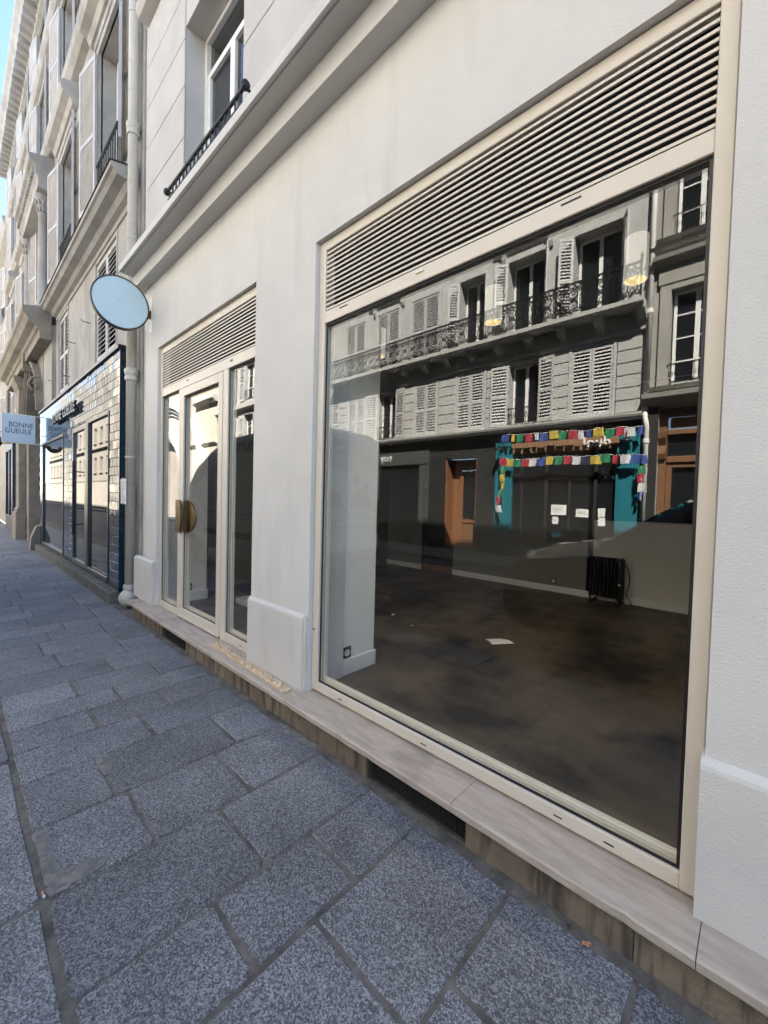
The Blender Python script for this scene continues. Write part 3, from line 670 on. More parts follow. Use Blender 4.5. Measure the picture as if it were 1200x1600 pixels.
fin_ = [t for t in fin_ if t and t[3] - t[2] > .02 and t[1] - t[0] > .02]
fin_.sort(key=lambda t: -t[0])
mesh_cache = {}; rest = MB()
for i, (a, b_, z0, z1) in enumerate(fin_):
    g = .0022; w, h = b_ - a - 2 * g, z1 - z0 - 2 * g
    if i < 290:
        k = (round(w, 3), round(h, 3))
        if k not in mesh_cache:
            me = MB().cbox(-w / 2, w / 2, -.006, .006, -h / 2, h / 2, .0025).mesh(); me.materials.append(m_teal); mesh_cache[k] = me
        inst('tile', mesh_cache[k], ((a + b_) / 2, TY + .004, (z0 + z1) / 2), T, (random.gauss(0, .010), random.gauss(0, .001), random.gauss(0, .012)))
    else: rest.box(a + g, b_ - g, TY - .003 + random.uniform(-.0008, .0008), TY + .0095, z0 + g, z1 - g)
part('far_tiles', rest, m_teal, T, kind='stuff')
for nm, (a, b_, z0, z1) in zip(('display_window', 'display_window', 'display_window'), (ops[0], ops[2])):
    w = part(nm, rect_frame(MB(), a, b_, z0, z1, .05, .03, .06, .05, TY - .012, TY + .06), m_dark, T)
    part('pane', MB().box(a + .045, b_ - .025, TY + .018, TY + .026, z0 + .055, z1 - .045), m_dglass, w)
    part('sill_strip', MB().cbox(a + .05, b_ - .03, TY - .02, TY + .012, z0 + .045, z0 + .072, .003), m_ltr, w)
d = part('door', rect_frame(MB(), -9.125, -8.065, .192, 2.585, .07, .07, .08, .09, TY - .01, TY + .05), m_ltr, T)
part('pane', MB().box(-9.05, -8.14, TY + .018, TY + .026, .27, 2.50), m_dglass, d)
part('pull_handle', MB().tube([(-8.62, TY - .075, .72), (-8.62, TY - .075, 1.98)], .018, 8).tube([(-8.62, TY - .075, .9), (-8.62, TY + .02, .9)], .01, 6).tube([(-8.62, TY - .075, 1.8), (-8.62, TY + .02, 1.8)], .01, 6), m_black, d)
part('door_post', MB().cbox(-8.062, -7.953, TY - .012, TY + .06, .192, 2.598, .004), m_dark, T)
for w_, x_ in (('BONNE', -10.80), ('GUEULE', -9.66)): text('lettering', w_, (x_, TY - .05, 2.835), (1, 0, 0), (0, 0, 1), .262, m_ltr, T, .022, xscale=1.12)
sx = [-12.95, -11.2, -9.4, -7.8, -6.19]
for a, b_ in zip(sx[:-1], sx[1:]): part('step_stone', MB().cbox(a + .002, b_ - .002, -.205, .1, -.02, .155, .012), m_step, T)
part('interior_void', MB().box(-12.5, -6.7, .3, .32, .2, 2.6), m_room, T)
# hanging blade sign
o = empty('blade_sign', (-12.9, -.5, 2.9), 'pale blue rectangular hanging sign with dark two line lettering', 'sign')
part('board', MB().cbox(-12.915, -12.885, -.80, -.20, 2.585, 3.235, .003), m_signbl, o)
for zz in (3.236, 2.568): part('support_bar', MB().cbox(-12.91, -12.89, -.80, -.06, zz, zz + .016, .002), m_white, o)
text('lettering', 'BONNE', (-12.8835, -.68, 2.945), (0, 1, 0), (0, 0, 1), .165, m_ink, o, .001, xscale=.78)
text('lettering', 'GUEULE', (-12.8835, -.74, 2.80), (0, 1, 0), (0, 0, 1), .165, m_ink, o, .001, xscale=.78)

# ================================================================== shutters (shared)
def shutter_parts(w, h, slat_p, mat, mid=True, t=.035, depth_dir=-1):
    """hinge at local x=0, leaf spans +x, thickness along y; returns (frame mesh, slat mesh)"""
    st = min(.055, w * .16); rl_ = .075
    f = MB().box(0, st, 0, t, 0, h).box(w - st, w, 0, t, 0, h).box(st, w - st, .001, t - .001, 0, rl_).box(st, w - st, .001, t - .001, h - rl_, h)
    zs = [(rl_, h - rl_)]
    if mid:
        zm = h * .46; f.box(st, w - st, .001, t - .001, zm, zm + .07); zs = [(rl_, zm), (zm + .07, h - rl_)]
    s = MB()
    for (a, b_) in zs:
        n = max(3, int((b_ - a) / slat_p)); p = (b_ - a) / n
        for i in range(n):
            z = a + i * p
            s.prism([(.001, z), (t - .001, z + p * .50), (t - .001, z + p * .62), (.001, z + p * .14)], 'x', st - .002, w - st + .002)
    fm = f.mesh(); fm.materials.append(mat); sm = s.mesh(); sm.materials.append(mat); return fm, sm
SHC = {}
def shutter(parent, hx, y, z, w, h, rot, mat, p=.05, flip=False):
    k = (round(w, 2), round(h, 2), mat.name, p)
    if k not in SHC: SHC[k] = shutter_parts(w, h, p, mat)
    o = inst('shutter', SHC[k][0], (hx, y, z), parent, (0, 0, rot))
    if flip: o.scale = (1, -1, 1)
    c = link(bpy.data.objects.new('slats', SHC[k][1])); c.parent = o; c['kind'] = 'stuff'
    return o
m_aglass, _t, _b, _N, _L = newmat('grey_window_glass'); _b.inputs['Base Color'].default_value = (.10, .11, .12, 1); _b.inputs['Roughness'].default_value = .03; _b.inputs['Specular IOR Level'].default_value = .7  # grey base colour lightens the panes; no curtain is built
def win(parent, x0, x1, y, z0, z1, ydir=-1, cross=2, mat=None):
    """casement window set in an opening; ydir -1: seen from -y"""
    mat = mat or m_white; d = .06; ya, yb2 = (y, y + d) if ydir < 0 else (y - d, y)
    mb = MB(); rect_frame(mb, x0, x1, z0, z1, .06, .06, .07, .06, ya, yb2)
    xm = (x0 + x1) / 2; mb.box(xm - .045, xm + .045, ya + .002, yb2, z0 + .07, z1 - .06)
    for k in range(1, cross + 1):
        zz = z0 + (z1 - z0) * k / (cross + 1); mb.box(x0 + .06, x1 - .06, ya + .008, yb2 - .002, zz - .014, zz + .014)
    w = part('window', mb, mat, parent, org=(xm, y, z0))
    part('pane', MB().box(x0 + .05, x1 - .05, ya + .03, ya + .036, z0 + .05, z1 - .05), m_aglass if ydir < 0 else m_dglass, w)
    return w

# ================================================================== NEIGHBOUR HOUSE (left)
A = empty('stone_house', (-9, 0, 0), 'grey limestone house with louvred shutters above the tiled shopfront', 'building')
AY = .03
holes = [(-8.16, -6.85, 3.52, 5.20), (-11.45, -10.33, 3.54, 5.22)]
f1 = [-7.27, -10.42, -13.55, -16.7, -19.85]         # first floor window centres
HW = .58
def wall_with_holes(mb, x0, x1, y0, y1, z0, z1, hs):
    hs = [(max(h[0], x0), min(h[1], x1), h[2], h[3]) for h in hs if h[1] > x0 + 1e-4 and h[0] < x1 - 1e-4]
    zs = sorted({z0, z1} | {h[2] for h in hs if z0 < h[2] < z1} | {h[3] for h in hs if z0 < h[3] < z1})
    for a, b_ in zip(zs[:-1], zs[1:]):
        cut = sorted([(h[0], h[1]) for h in hs if h[2] <= a + 1e-6 and h[3] >= b_ - 1e-6]); cur = x0
        for p, q in cut:
            if p > cur + 1e-5: mb.box(cur, p, y0, y1, a, b_)
            cur = q
        if cur < x1: mb.box(cur, x1, y0, y1, a, b_)
    return mb
AX0, AX1 = -21.7, -5.745
hs = list(holes) + [(c - HW, c + HW, 5.95, 8.30) for c in f1] + [(c - HW, c + HW, 9.45, 11.45) for c in f1] + [(c - HW, c + HW, 12.0, 13.2) for c in f1]
part('wall', wall_with_holes(MB(), -12.8, AX1, AY, .5, .0, 13.6, hs + [(-12.9, -6.3, 0, 3.0)]), m_stoneA, A)
part('wall', wall_with_holes(MB(), AX0, -12.8, AY, .5, 5.2, 13.6, hs), m_stoneA, A)
for (a, b_, z0, z1) in holes:
    part('shutter_surround', rect_frame(MB(), a, b_, z0, z1, .05, .05, .04, .06, AY - .012, AY + .06), m_stoneA, A)
    w = (b_ - a - .1) / 2 - .004
    shutter(A, a + .052, AY + .012, z0 + .042, w, z1 - z0 - .105, 0, m_shutA, .068)
    shutter(A, a + .060 + w, AY + .012, z0 + .042, w, z1 - z0 - .105, 0, m_shutA, .068)
    part('shutter_void', MB().box(a + .05, b_ - .05, AY + .075, AY + .08, z0 + .04, z1 - .06), m_void, A)
for (xx, zz) in ((-8.5, 4.33), (-9.7, 4.28), (-11.9, 3.95), (-10.2, 3.75)):
    part('shutter_hook', MB().tube([(xx, AY + .01, zz), (xx, AY - .10, zz), (xx - .02, AY - .12, zz + .03)], .007, 5), m_iron, A)
# main string cornice over the entresol
def cornice(name, par, prof, x0, x1, mat): return part(name, MB().prism(prof, 'x', x0, x1), mat, par)
cornice('cornice', A, [(AY + .1, 5.20), (AY - .02, 5.22), (AY - .03, 5.28), (-.06, 5.30), (-.10, 5.36), (-.20, 5.38), (-.24, 5.43), (-.27, 5.44), (-.27, 5.50), (AY + .1, 5.58)], -11.6, -5.96, m_stoneA)
part('lead_flashing', MB().prism([(AY + .1, 5.583), (-.275, 5.503), (-.285, 5.50), (-.28, 5.515), (AY + .1, 5.60)], 'x', -11.6, -5.95), m_dark, A)
# first floor
for i, c in enumerate(f1):
    win(A, c - HW + .02, c + HW - .02, AY + .20, 5.97, 8.28)
    mb = MB()
    mb.box(c - HW - .13, c - HW, AY - .045, AY + .02, 5.95, 8.42).box(c + HW, c + HW + .13, AY - .045, AY + .02, 5.95, 8.42).box(c - HW, c + HW, AY - .045, AY + .02, 8.30, 8.42)
    part('window_surround', mb, m_stoneA, A)
    cornice('window_hood', A, [(AY, 8.55), (-.06, 8.57), (-.10, 8.66), (-.20, 8.70), (-.23, 8.76), (-.24, 8.86), (-.20, 8.90), (AY, 8.97)], c - HW - .32, c + HW + .32, m_stoneA)
    part('frieze', MB().cbox(c - HW - .18, c + HW + .18, AY - .06, AY + .01, 8.425, 8.545, .004), m_stoneA, A)
    sh_h = 2.32
    shutter(A, c + HW + .01, AY - .045, 5.96, .56, sh_h, radians(-14 if i == 0 else -10), m_shutA, .05)
    s_ = shutter(A, c - HW - .01, AY - .05, 5.96, .60, sh_h, radians(180 + 9), m_shutA, .05)
    r_ = MB().tube([(c - HW, -.02, 6.55), (c + HW, -.02, 6.55)], .02, 6)
    for k in range(10): r_.tube([(c - HW + .06 + k * .12, -.02, 5.97), (c - HW + .06 + k * .12, -.02, 6.55)], .008, 4)
    part('window_railing', r_, m_iron, A)
# columns framing the portal window
for cx in (-12.35, -13.95 - .85):
    autosmooth(part('column', MB().lathe([(.13, 5.55), (.13, 5.72), (.105, 5.75), (.115, 5.8), (.09, 5.84), (.09, 6.4), (.078, 7.75), (.09, 7.77), (.09, 7.8), (.08, 7.82), (.10, 7.95), (.14, 8.12), (.14, 8.2)], (cx, -.14, 0), 18), m_stoneA, A))
    mb = MB()
    for k in range(10):
        q = 2 * pi * k / 10
        for zz, rr in ((7.86, .11), (8.0, .135)): mb.lathe([(0, zz - .06), (.024, zz - .02), (.028, zz + .03), (0, zz + .07)], (cx + rr * cos(q) * .9, -.14 + rr * sin(q) * .9, 0), 5)
    part('capital', mb, m_stoneA, A)
cornice('portal_entablature', A, [(AY, 8.2), (-.26, 8.22), (-.26, 8.45), (-.30, 8.5), (-.30, 8.72), (-.40, 8.76), (-.42, 8.88), (AY, 8.99)], -15.1, -12.05, m_stoneA)
mb = MB()
for k in range(18): mb.box(-15.05 + k * .165, -14.97 + k * .165, -.35, -.295, 8.54, 8.68)
part('dentils', mb, m_stoneA, A, kind='stuff')
# second floor string, windows, third string, crowning cornice
cornice('string_course', A, [(AY, 9.0), (-.07, 9.02), (-.14, 9.10), (-.16, 9.18), (-.16, 9.24), (AY, 9.30)], AX0, AX1, m_stoneA)
cornice('string_course', A, [(AY, 11.62), (-.07, 11.64), (-.12, 11.70), (-.14, 11.8), (AY, 11.86)], AX0, AX1, m_stoneA)
for c in f1:
    for (z0, z1, n) in ((9.45, 11.45, 2), (12.0, 13.2, 1)):
        win(A, c - HW + .02, c + HW - .02, AY + .20, z0 + .02, z1 - .02, cross=n)
        part('window_surround', MB().box(c - HW - .11, c - HW, AY - .04, AY + .02, z0, z1 + .1).box(c + HW, c + HW + .11, AY - .04, AY + .02, z0, z1 + .1).box(c - HW, c + HW, AY - .04, AY + .02, z1, z1 + .1), m_stoneA, A)
        shutter(A, c + HW + .01, AY - .05, z0 + .01, .56, z1 - z0 - .02, radians(-9), m_shutA, .05)
        shutter(A, c - HW - .01, AY - .05, z0 + .01, .56, z1 - z0 - .02, radians(180 + 8), m_shutA, .05)
cornice('crown_cornice', A, [(AY, 13.25), (-.08, 13.27), (-.10, 13.42), (-.34, 13.50), (-.36, 13.58), (-.44, 13.66), (-.46, 13.80), (-.40, 13.86), (AY + .5, 14.0)], AX0 - .1, AX1, m_stoneA)
mb = MB().cbox(-.06, .06, -.30, .0, -.16, 0, .01); me = mb.mesh(); me.materials.append(m_stoneA)
for k in range(52): inst('modillion', me, (AX0 + .1 + k * .305, -.05, 13.50), A)
part('roof', MB().box(AX0, AX1, .4, 9, 13.8, 13.9), m_dark, A)
part('end_wall', MB().box(AX0, AX0 + .1, .5, 9, 0, 13.8), m_stoneA, A)
# ---- carved portal
P = empty('carved_portal', (-15, 0, 0), 'weathered brown stone carriage portal with round arch and pilasters', 'portal')
PC, PRR, PZ = -14.4, 1.2, 3.42
mb = MB()
n = 20
arc = [(PC + PRR * cos(q), PZ + PRR * sin(q)) for q in [pi - pi * k / n for k in range(n + 1)]]
poly = [(-18.9, 0), (PC - PRR, 0)] + arc + [(PC + PRR, 0), (-12.95, 0), (-12.95, 5.2), (-18.9, 5.2)]
for (a, b_) in (((-18.9), PC - PRR), (PC + PRR, -12.95)): mb.box(a, b_, -.05, .55, 0, 5.2)
for k in range(n):
    (x0, z0), (x1, z1) = arc[k], arc[k + 1]
    mb.add([(x0, -.05, z0), (x1, -.05, z1), (x1, -.05, 5.2), (x0, -.05, 5.2), (x0, .55, z0), (x1, .55, z1), (x1, .55, 5.2), (x0, .55, 5.2)], [(0, 1, 2, 3), (7, 6, 5, 4), (0, 4, 5, 1), (3, 2, 6, 7)])
part('arch_wall', mb, m_stoneP, P)
for k, (r0, r1, y0) in enumerate(((PRR + .005, PRR + .09, -.12), (PRR + .092, PRR + .17, -.16), (PRR + .172, PRR + .24, -.19))):
    mb = MB(); A0 = [pi - pi * i / 24 for i in range(25)]
    for q0, q1 in zip(A0[:-1], A0[1:]):
        c4 = [(PC + r * cos(q), PZ + r * sin(q)) for r, q in ((r0, q0), (r1, q0), (r1, q1), (r0, q1))]
        mb.prism(c4, 'y', y0, -.051)
    part('archivolt', mb, m_stoneP, P)
part('keystone', MB().prism([(PC - .10, PZ + PRR - .02), (PC + .10, PZ + PRR - .02), (PC + .17, PZ + PRR + .45), (PC - .17, PZ + PRR + .45)], 'y', -.30, -.052), m_stoneP, P)
part('portal_door', MB().cbox(PC - PRR, PC + PRR, .42, .48, 0, 3.5, .01).cbox(PC - PRR, PC + PRR, .40, .49, 3.5, 3.62).cbox(PC - PRR, PC + PRR, .44, .48, 3.62, 4.7).cbox(PC - .03, PC + .03, .39, .43, 0, 3.5), m_dark, P)
for cx in (-16.52,):
    part('pilaster', MB().cbox(cx - .38, cx + .38, -.22, -.0505, .95, 4.45, .01).cbox(cx - .46, cx + .46, -.30, -.0505, -.02, .75, .02).prism([(-.0505, .75), (-.30, .75), (-.29, .80), (-.25, .84), (-.27, .88), (-.22, .95), (-.0505, .95)], 'x', cx - .42, cx + .42), m_stoneP, P)
    part('pilaster_capital', MB().prism([(-.0505, 4.45), (-.22, 4.45), (-.26, 4.50), (-.26, 4.56), (-.32, 4.66), (-.34, 4.74), (-.34, 4.80), (-.0505, 4.80)], 'x', cx - .48, cx + .48), m_stoneP, P)
part('entablature', MB().prism([(-.0505, 4.82), (-.26, 4.82), (-.26, 5.0), (-.30, 5.03), (-.33, 5.1), (-.44, 5.16), (-.50, 5.28), (-.54, 5.32), (-.54, 5.44), (-.0505, 5.56)], 'x', -18.95, -11.75), m_stoneP, P)
part('portal_frieze', MB().box(-12.95, -11.8, -.04, .05, 3.4, 5.18), m_stoneA, P)
part('wheel_guard', MB().prism([(-.28, 0), (-.05, 0), (-.05, .62), (-.16, .58), (-.26, .3)], 'x', -13.3, -13.02), m_stoneP, P)
part('carved_bracket', MB().tube([(-13.05, -.10, 4.25), (-13.05, -.25, 4.2), (-13.05, -.32, 4.05), (-13.05, -.25, 3.9), (-13.05, -.15, 3.95), (-13.05, -.18, 4.08), (-13.05, -.24, 4.07)], .026, 8).tube([(-13.05, -.10, 3.85), (-13.05, -.2, 3.8), (-13.05, -.12, 3.6), (-13.05, -.06, 3.4)], [.03, .03, .026, .018], 8), m_stoneP, P)
# ---- shop beyond the portal
Q = empty('dark_blue_shopfront', (-20.4, 0, 0), 'dark blue shopfront with lowered roller shutter beyond the portal', 'shopfront')
part('panel', MB().cbox(-21.7, -18.95, -.12, .2, .0, .55, .01).cbox(-21.7, -18.95, -.14, .2, 2.9, 3.5, .01).cbox(-19.3, -18.95, -.14, .2, .55, 2.9, .01).cbox(-21.7, -21.35, -.14, .2, .55, 2.9, .01).cbox(-20.4, -20.2, -.13, .2, .55, 2.9, .01), M('navy_paint', (.012, .022, .05), rough=.4), Q)
mb = MB()
for k in range(24):
    z = .56 + k * .0975; mb.box(-21.35, -19.3, .0 + (.012 if k % 2 else 0), .05, z, z + .093)
part('roller_shutter', mb, m_rimw, Q, kind='stuff')
part('entresol_wall', MB().box(-21.7, -18.95, AY, .4, 3.5, 5.2), m_stoneA, Q)
for c in (-19.5, -20.8):
    shutter(Q, c - .45, AY - .04, 3.65, .44, 1.4, 0, m_shutA, .06); shutter(Q, c + .01, AY - .04, 3.65, .44, 1.4, 0, m_shutA, .06)
o = empty('round_hanging_sign', (-16.2, -.72, 2.88), 'small dark round hanging sign with white emblem and gilt horn', 'sign')
autosmooth(part('disc', MB().lathe([(0, -.03), (.20, -.03), (.215, -.02), (.215, .02), (.20, .03), (0, .03)], (-16.2, -.78, 2.86), 28, 'x'), m_dark, o))
part('emblem', MB().prism([(-.86, 2.78), (-.70, 2.78), (-.68, 2.86), (-.73, 2.95), (-.78, 2.97), (-.84, 2.94), (-.88, 2.86)], 'x', -16.169, -16.162), m_wht, o)
part('horn', MB().tube([(-16.2, -.60, 2.80), (-16.2, -.52, 2.82), (-16.2, -.45, 2.85), (-16.2, -.40, 2.88)], [.015, .02, .035, .075], 10), m_gold, o)
part('support_bar', MB().tube([(-16.2, -.05, 3.14), (-16.2, -1.0, 3.14)], .012, 6).tube([(-16.2, -.78, 3.14), (-16.2, -.78, 3.06)], .008, 5), m_iron, o)

# ---- further house on our side
H = empty('corner_house', (-33, .1, 0), 'lower grey house closing the street beyond the limestone house', 'building')
hh = [(c - .5, c + .5, z, z + 1.7) for c in (-23.5, -26.2, -28.9, -31.6, -34.3, -37, -40, -44, -48) for z in (3.8, 6.6, 9.3)]
part('wall', wall_with_holes(MB(), -75, -21.75, .12, .5, 0, 12.0, hh), m_stoneA, H)  # far length beyond the windows added to shade the street end
for (a, b_, z0, z1) in hh:
    win(H, a + .01, b_ - .01, .25, z0 + .01, z1 - .01, cross=1)
    shutter(H, b_ + .01, .07, z0, .48, 1.7, radians(-14), m_shutA, .06); shutter(H, a - .01, .07, z0, .48, 1.7, radians(180 + 14), m_shutA, .06)
part('cornice', MB().prism([(.12, 11.6), (-.1, 11.7), (-.2, 11.9), (-.2, 12.02), (.2, 12.1)], 'x', -75, -21.8), m_stoneA, H)
part('mansard_roof', MB().prism([(.0, 12.05), (.0, 12.1), (1.0, 14.2), (6, 14.6), (6, 12.05)][::-1], 'x', -75, -21.8), M('zinc', (.22, .24, .27), rough=.5, metal=.3), H)

# ================================================================== OPPOSITE SIDE OF THE STREET (seen in the glass)
OY = -8.94
O = empty('balcony_house', (-7.5, OY, 0), 'sunlit house with long wrought iron balcony reflected in the shop window', 'building')
OX0, OX1 = -13.6, -2.05
ent = [(-13.4, -12.5), (-11.95, -11.05), (-10.35, -9.45), (-8.62, -7.73), (-6.98, -6.06), (-5.30, -4.46), (-3.64, -2.70)]   # entresol openings
sec = [(-12.15, -11.08), (-10.45, -9.40), (-8.85, -7.73), (-6.98, -6.10), (-5.42, -4.40), (-3.68, -2.62)]                     # balcony floor openings
hs = [(a, b_, 3.58, 5.27) for a, b_ in ent] + [(a, b_, 6.03, 8.08) for a, b_ in sec] + [(a, b_, 9.4, 11.2) for a, b_ in sec]
part('wall', wall_with_holes(MB(), OX0, OX1, OY - .45, OY, 3.45, 12.4, hs), m_ostone, O)
# rusticated blocks of the entresol between the openings
piers = [(-12.5, -11.95), (-11.05, -10.35), (-9.45, -8.62), (-7.73, -6.98), (-6.06, -5.30), (-4.46, -3.64), (-2.70, -2.06)]
for (a, b_) in piers:
    for k in range(6):
        z0 = 3.60 + k * .285; part('rustic_block', MB().cbox(a + .075, b_ - .075, OY + .001, OY + .035, z0 + .012, z0 + .273, .008), m_ostone, O)
# window trims
for (a, b_) in ent:
    part('window_surround', MB().box(a - .06, a, OY, OY + .05, 3.58, 5.33).box(b_, b_ + .06, OY, OY + .05, 3.58, 5.33).box(a, b_, OY, OY + .05, 5.27, 5.33), m_shutO, O)
part('window_ledge', MB().prism([(OY, 3.46), (OY + .16, 3.48), (OY + .18, 3.53), (OY + .18, 3.57), (OY, 3.585)], 'x', OX0, OX1), m_ostone, O)
part('lintel_band', MB().prism([(OY, 5.36), (OY + .05, 5.36), (OY + .09, 5.42), (OY + .09, 5.47), (OY, 5.5)], 'x', OX0, OX1), m_ostone, O)
openw = {2: 1, 5: 1}
for i, (a, b_) in enumerate(ent):
    w = (b_ - a) / 2 - .006
    if i in openw:
        win(O, a + .02, b_ - .02, OY - .20, 3.62, 5.25, ydir=1, cross=0)
        part('curtain', MB().box(a + .08, a + .38, OY - .33, OY - .32, 3.7, 5.2), m_curt, O)
        shutter(O, a - .015, OY + .055, 3.60, w + .08, 1.66, radians(180 - 8), m_shutO, .078)     # folded back on the wall
        shutter(O, b_ + .015, OY + .09, 3.60, w, 1.66, radians(10), m_shutO, .078, flip=True)
        r_ = MB().tube([(a, OY + .06, 4.05), (b_, OY + .06, 4.05)], .018, 6).tube([(a, OY + .06, 3.66), (b_, OY + .06, 3.66)], .012, 6)
        for k in range(12):
            xx = a + (b_ - a) * (k + .5) / 12; r_.tube([(xx, OY + .06, 3.62), (xx, OY + .06, 4.05)], .007, 4)
            r_.tube([(xx + .03 * cos(q), OY + .06, 3.86 + .08 * sin(q)) for q in [j * pi / 4 for j in range(9)]], .006, 4)
        part('window_railing', r_, m_iron, O)
    else:
        shutter(O, a + .003, OY + .03, 3.60, w, 1.66, 0, m_shutO, .078, flip=True)
        shutter(O, a + .009 + w, OY + .03, 3.60, w, 1.66, 0, m_shutO, .078, flip=True)
        part('shutter_void', MB().box(a, b_, OY - .10, OY - .09, 3.6, 5.26), m_void, O)
# balcony
BD = .46
bal = part('balcony', MB().prism([(OY, 5.84), (OY + BD - .06, 5.86), (OY + BD - .02, 5.88), (OY + BD, 5.90), (OY + BD, 6.0), (OY, 6.0)], 'x', -12.75, OX1 - .02), m_ostone, O)
bm_ = MB().prism([(0, -.36), (.06, -.36), (.10, -.26), (.30, -.12), (.36, -.05), (.36, 0), (0, 0)], 'x', -.09, .09).mesh(); bm_.materials.append(m_ostone)
for k in range(13): inst('balcony_bracket', bm_, (-12.4 + k * .855, OY, 5.84), bal)
part('bracket_band', MB().prism([(OY, 5.50), (OY + .05, 5.50), (OY + .05, 5.84), (OY, 5.84)], 'x', OX0, OX1), m_ostone, bal)
PW = .62
pm = MB(); yy = 0
def ring(cx, cz, rx, rz, t=.008, n=10, a0=0, a1=2 * pi):
    t *= 1.5; pm.tube([(cx + rx * cos(a0 + (a1 - a0) * k / n), 0, cz + rz * sin(a0 + (a1 - a0) * k / n)) for k in range(n + 1)], t, 4, caps=False)
pm.box(0, PW, -.016, .016, .745, .775); pm.box(0, PW, -.008, .008, .62, .635); pm.box(0, PW, -.008, .008, .075, .09)
for k in range(5): ring(.062 + k * .124, .69, .055, .05, .008)
for k in range(2):
    cx = .155 + k * .31
    pm.box(cx - .155 - .006, cx - .155 + .006, -.007, .007, .0, .75)
    ring(cx, .47, .10, .13, .009, 12); ring(cx, .24, .10, .13, .009, 12); ring(cx, .355, .05, .05, .009, 8)
    ring(cx - .085, .355, .055, .085, .008, 8, -pi / 2, pi / 2); ring(cx + .085, .355, .055, .085, .008, 8, pi / 2, 3 * pi / 2)
    ring(cx, .52, .045, .05, .008, 8); ring(cx, .19, .045, .05, .008, 8)
    ring(cx - .10, .57, .04, .04, .008, 8); ring(cx + .10, .57, .04, .04, .008, 8); ring(cx - .10, .13, .04, .035, .008, 8); ring(cx + .10, .13, .04, .035, .008, 8)
pmesh = pm.mesh(); pmesh.materials.append(m_iron)
for k in range(17): inst('railing_panel', pmesh, (-12.68 + k * PW, OY + BD - .05, 6.0), bal)
autosmooth(part('end_finial', MB().lathe([(.02, 6.0), (.02, 6.78), (.035, 6.8), (.02, 6.83), (.04, 6.88), (.02, 6.92), (0, 6.95)], (OX1 - .08, OY + BD - .05, 0), 10), m_iron, bal))
# balcony floor windows
for i, (a, b_) in enumerate(sec):
    part('window_surround', MB().box(a - .09, a, OY, OY + .05, 6.0, 8.18).box(b_, b_ + .09, OY, OY + .05, 6.0, 8.18).box(a, b_, OY, OY + .05, 8.08, 8.18), m_shutO, O)
    if i in (1, 4):
        for xx in (a - .13, b_ + .13):
            part('console_bracket', MB().prism([(OY, 8.08), (OY + .06, 8.10), (OY + .10, 8.22), (OY + .09, 8.36), (OY + .20, 8.52), (OY + .22, 8.62), (OY, 8.62)], 'x', xx - .06, xx + .06), m_ostone, O)
        part('window_hood', MB().prism([(OY, 8.62), (OY + .22, 8.63), (OY + .28, 8.70), (OY + .30, 8.78), (OY, 8.86)], 'x', a - .30, b_ + .30), m_ostone, O)
    w = (b_ - a) / 2 - .006
    if i < 3:
        for k in range(2): shutter(O, a + .003 + k * (w + .006), OY + .03, 6.02, w, 2.05, 0, m_shutO, .078, flip=True)
        part('shutter_void', MB().box(a, b_, OY - .1, OY - .09, 6.0, 8.08), m_void, O)
    else:
        win(O, a + .02, b_ - .02, OY - .30, 6.02, 8.06, ydir=1, cross=0)
        shutter(O, a - .01, OY + .055, 6.02, .34, 2.05, radians(180 - 30), m_shutO, .078)
        shutter(O, b_ + .01, OY + .075, 6.02, .34, 2.05, radians(62), m_shutO, .078, flip=True)
for (a, b_) in sec: win(O, a + .02, b_ - .02, OY - .2, 9.42, 11.18, ydir=1, cross=2)
part('upper_cornice', MB().prism([(OY, 8.92), (OY + .07, 8.94), (OY + .12, 9.02), (OY + .26, 9.06), (OY + .28, 9.16), (OY, 9.24)], 'x', OX0, OX1), m_ostone, O)
part('roof_cornice', MB().prism([(OY, 12.0), (OY + .12, 12.05), (OY + .3, 12.25), (OY + .3, 12.4), (OY, 12.5)], 'x', OX0, OX1), m_ostone, O)
part('roof', MB().prism([(OY - 6, 12.4), (OY, 12.45), (OY - 1.0, 14.6), (OY - 6, 15.0)], 'x', OX0, OX1), bpy.data.materials['zinc'], O)
# white rain pipe at the joint of the two houses
o = empty('white_down_pipe', (-2.0, OY + .1, 0), 'white rain pipe between the balcony house and the grey stone house', 'pipe')
part('pipe_run', MB().tube([(-2.0, OY + .10, 3.72), (-2.0, OY + .10, 12.2)], .055, 12).tube([(-1.96, OY + .14, .4), (-1.96, OY + .14, 3.2), (-1.97, OY + .2, 3.35), (-2.0, OY + .12, 3.42), (-2.0, OY + .10, 3.72)], .052, 12), m_pipew, o, smooth=True)
for zz in (5.75, 9.0, 2.9): part('collar', MB().lathe([(.05, zz - .05), (.068, zz - .04), (.068, zz + .03), (.05, zz + .05)], (-2.0 if zz > 3.5 else -1.96, OY + (.10 if zz > 3.5 else .14), 0), 12), m_pipew, o)

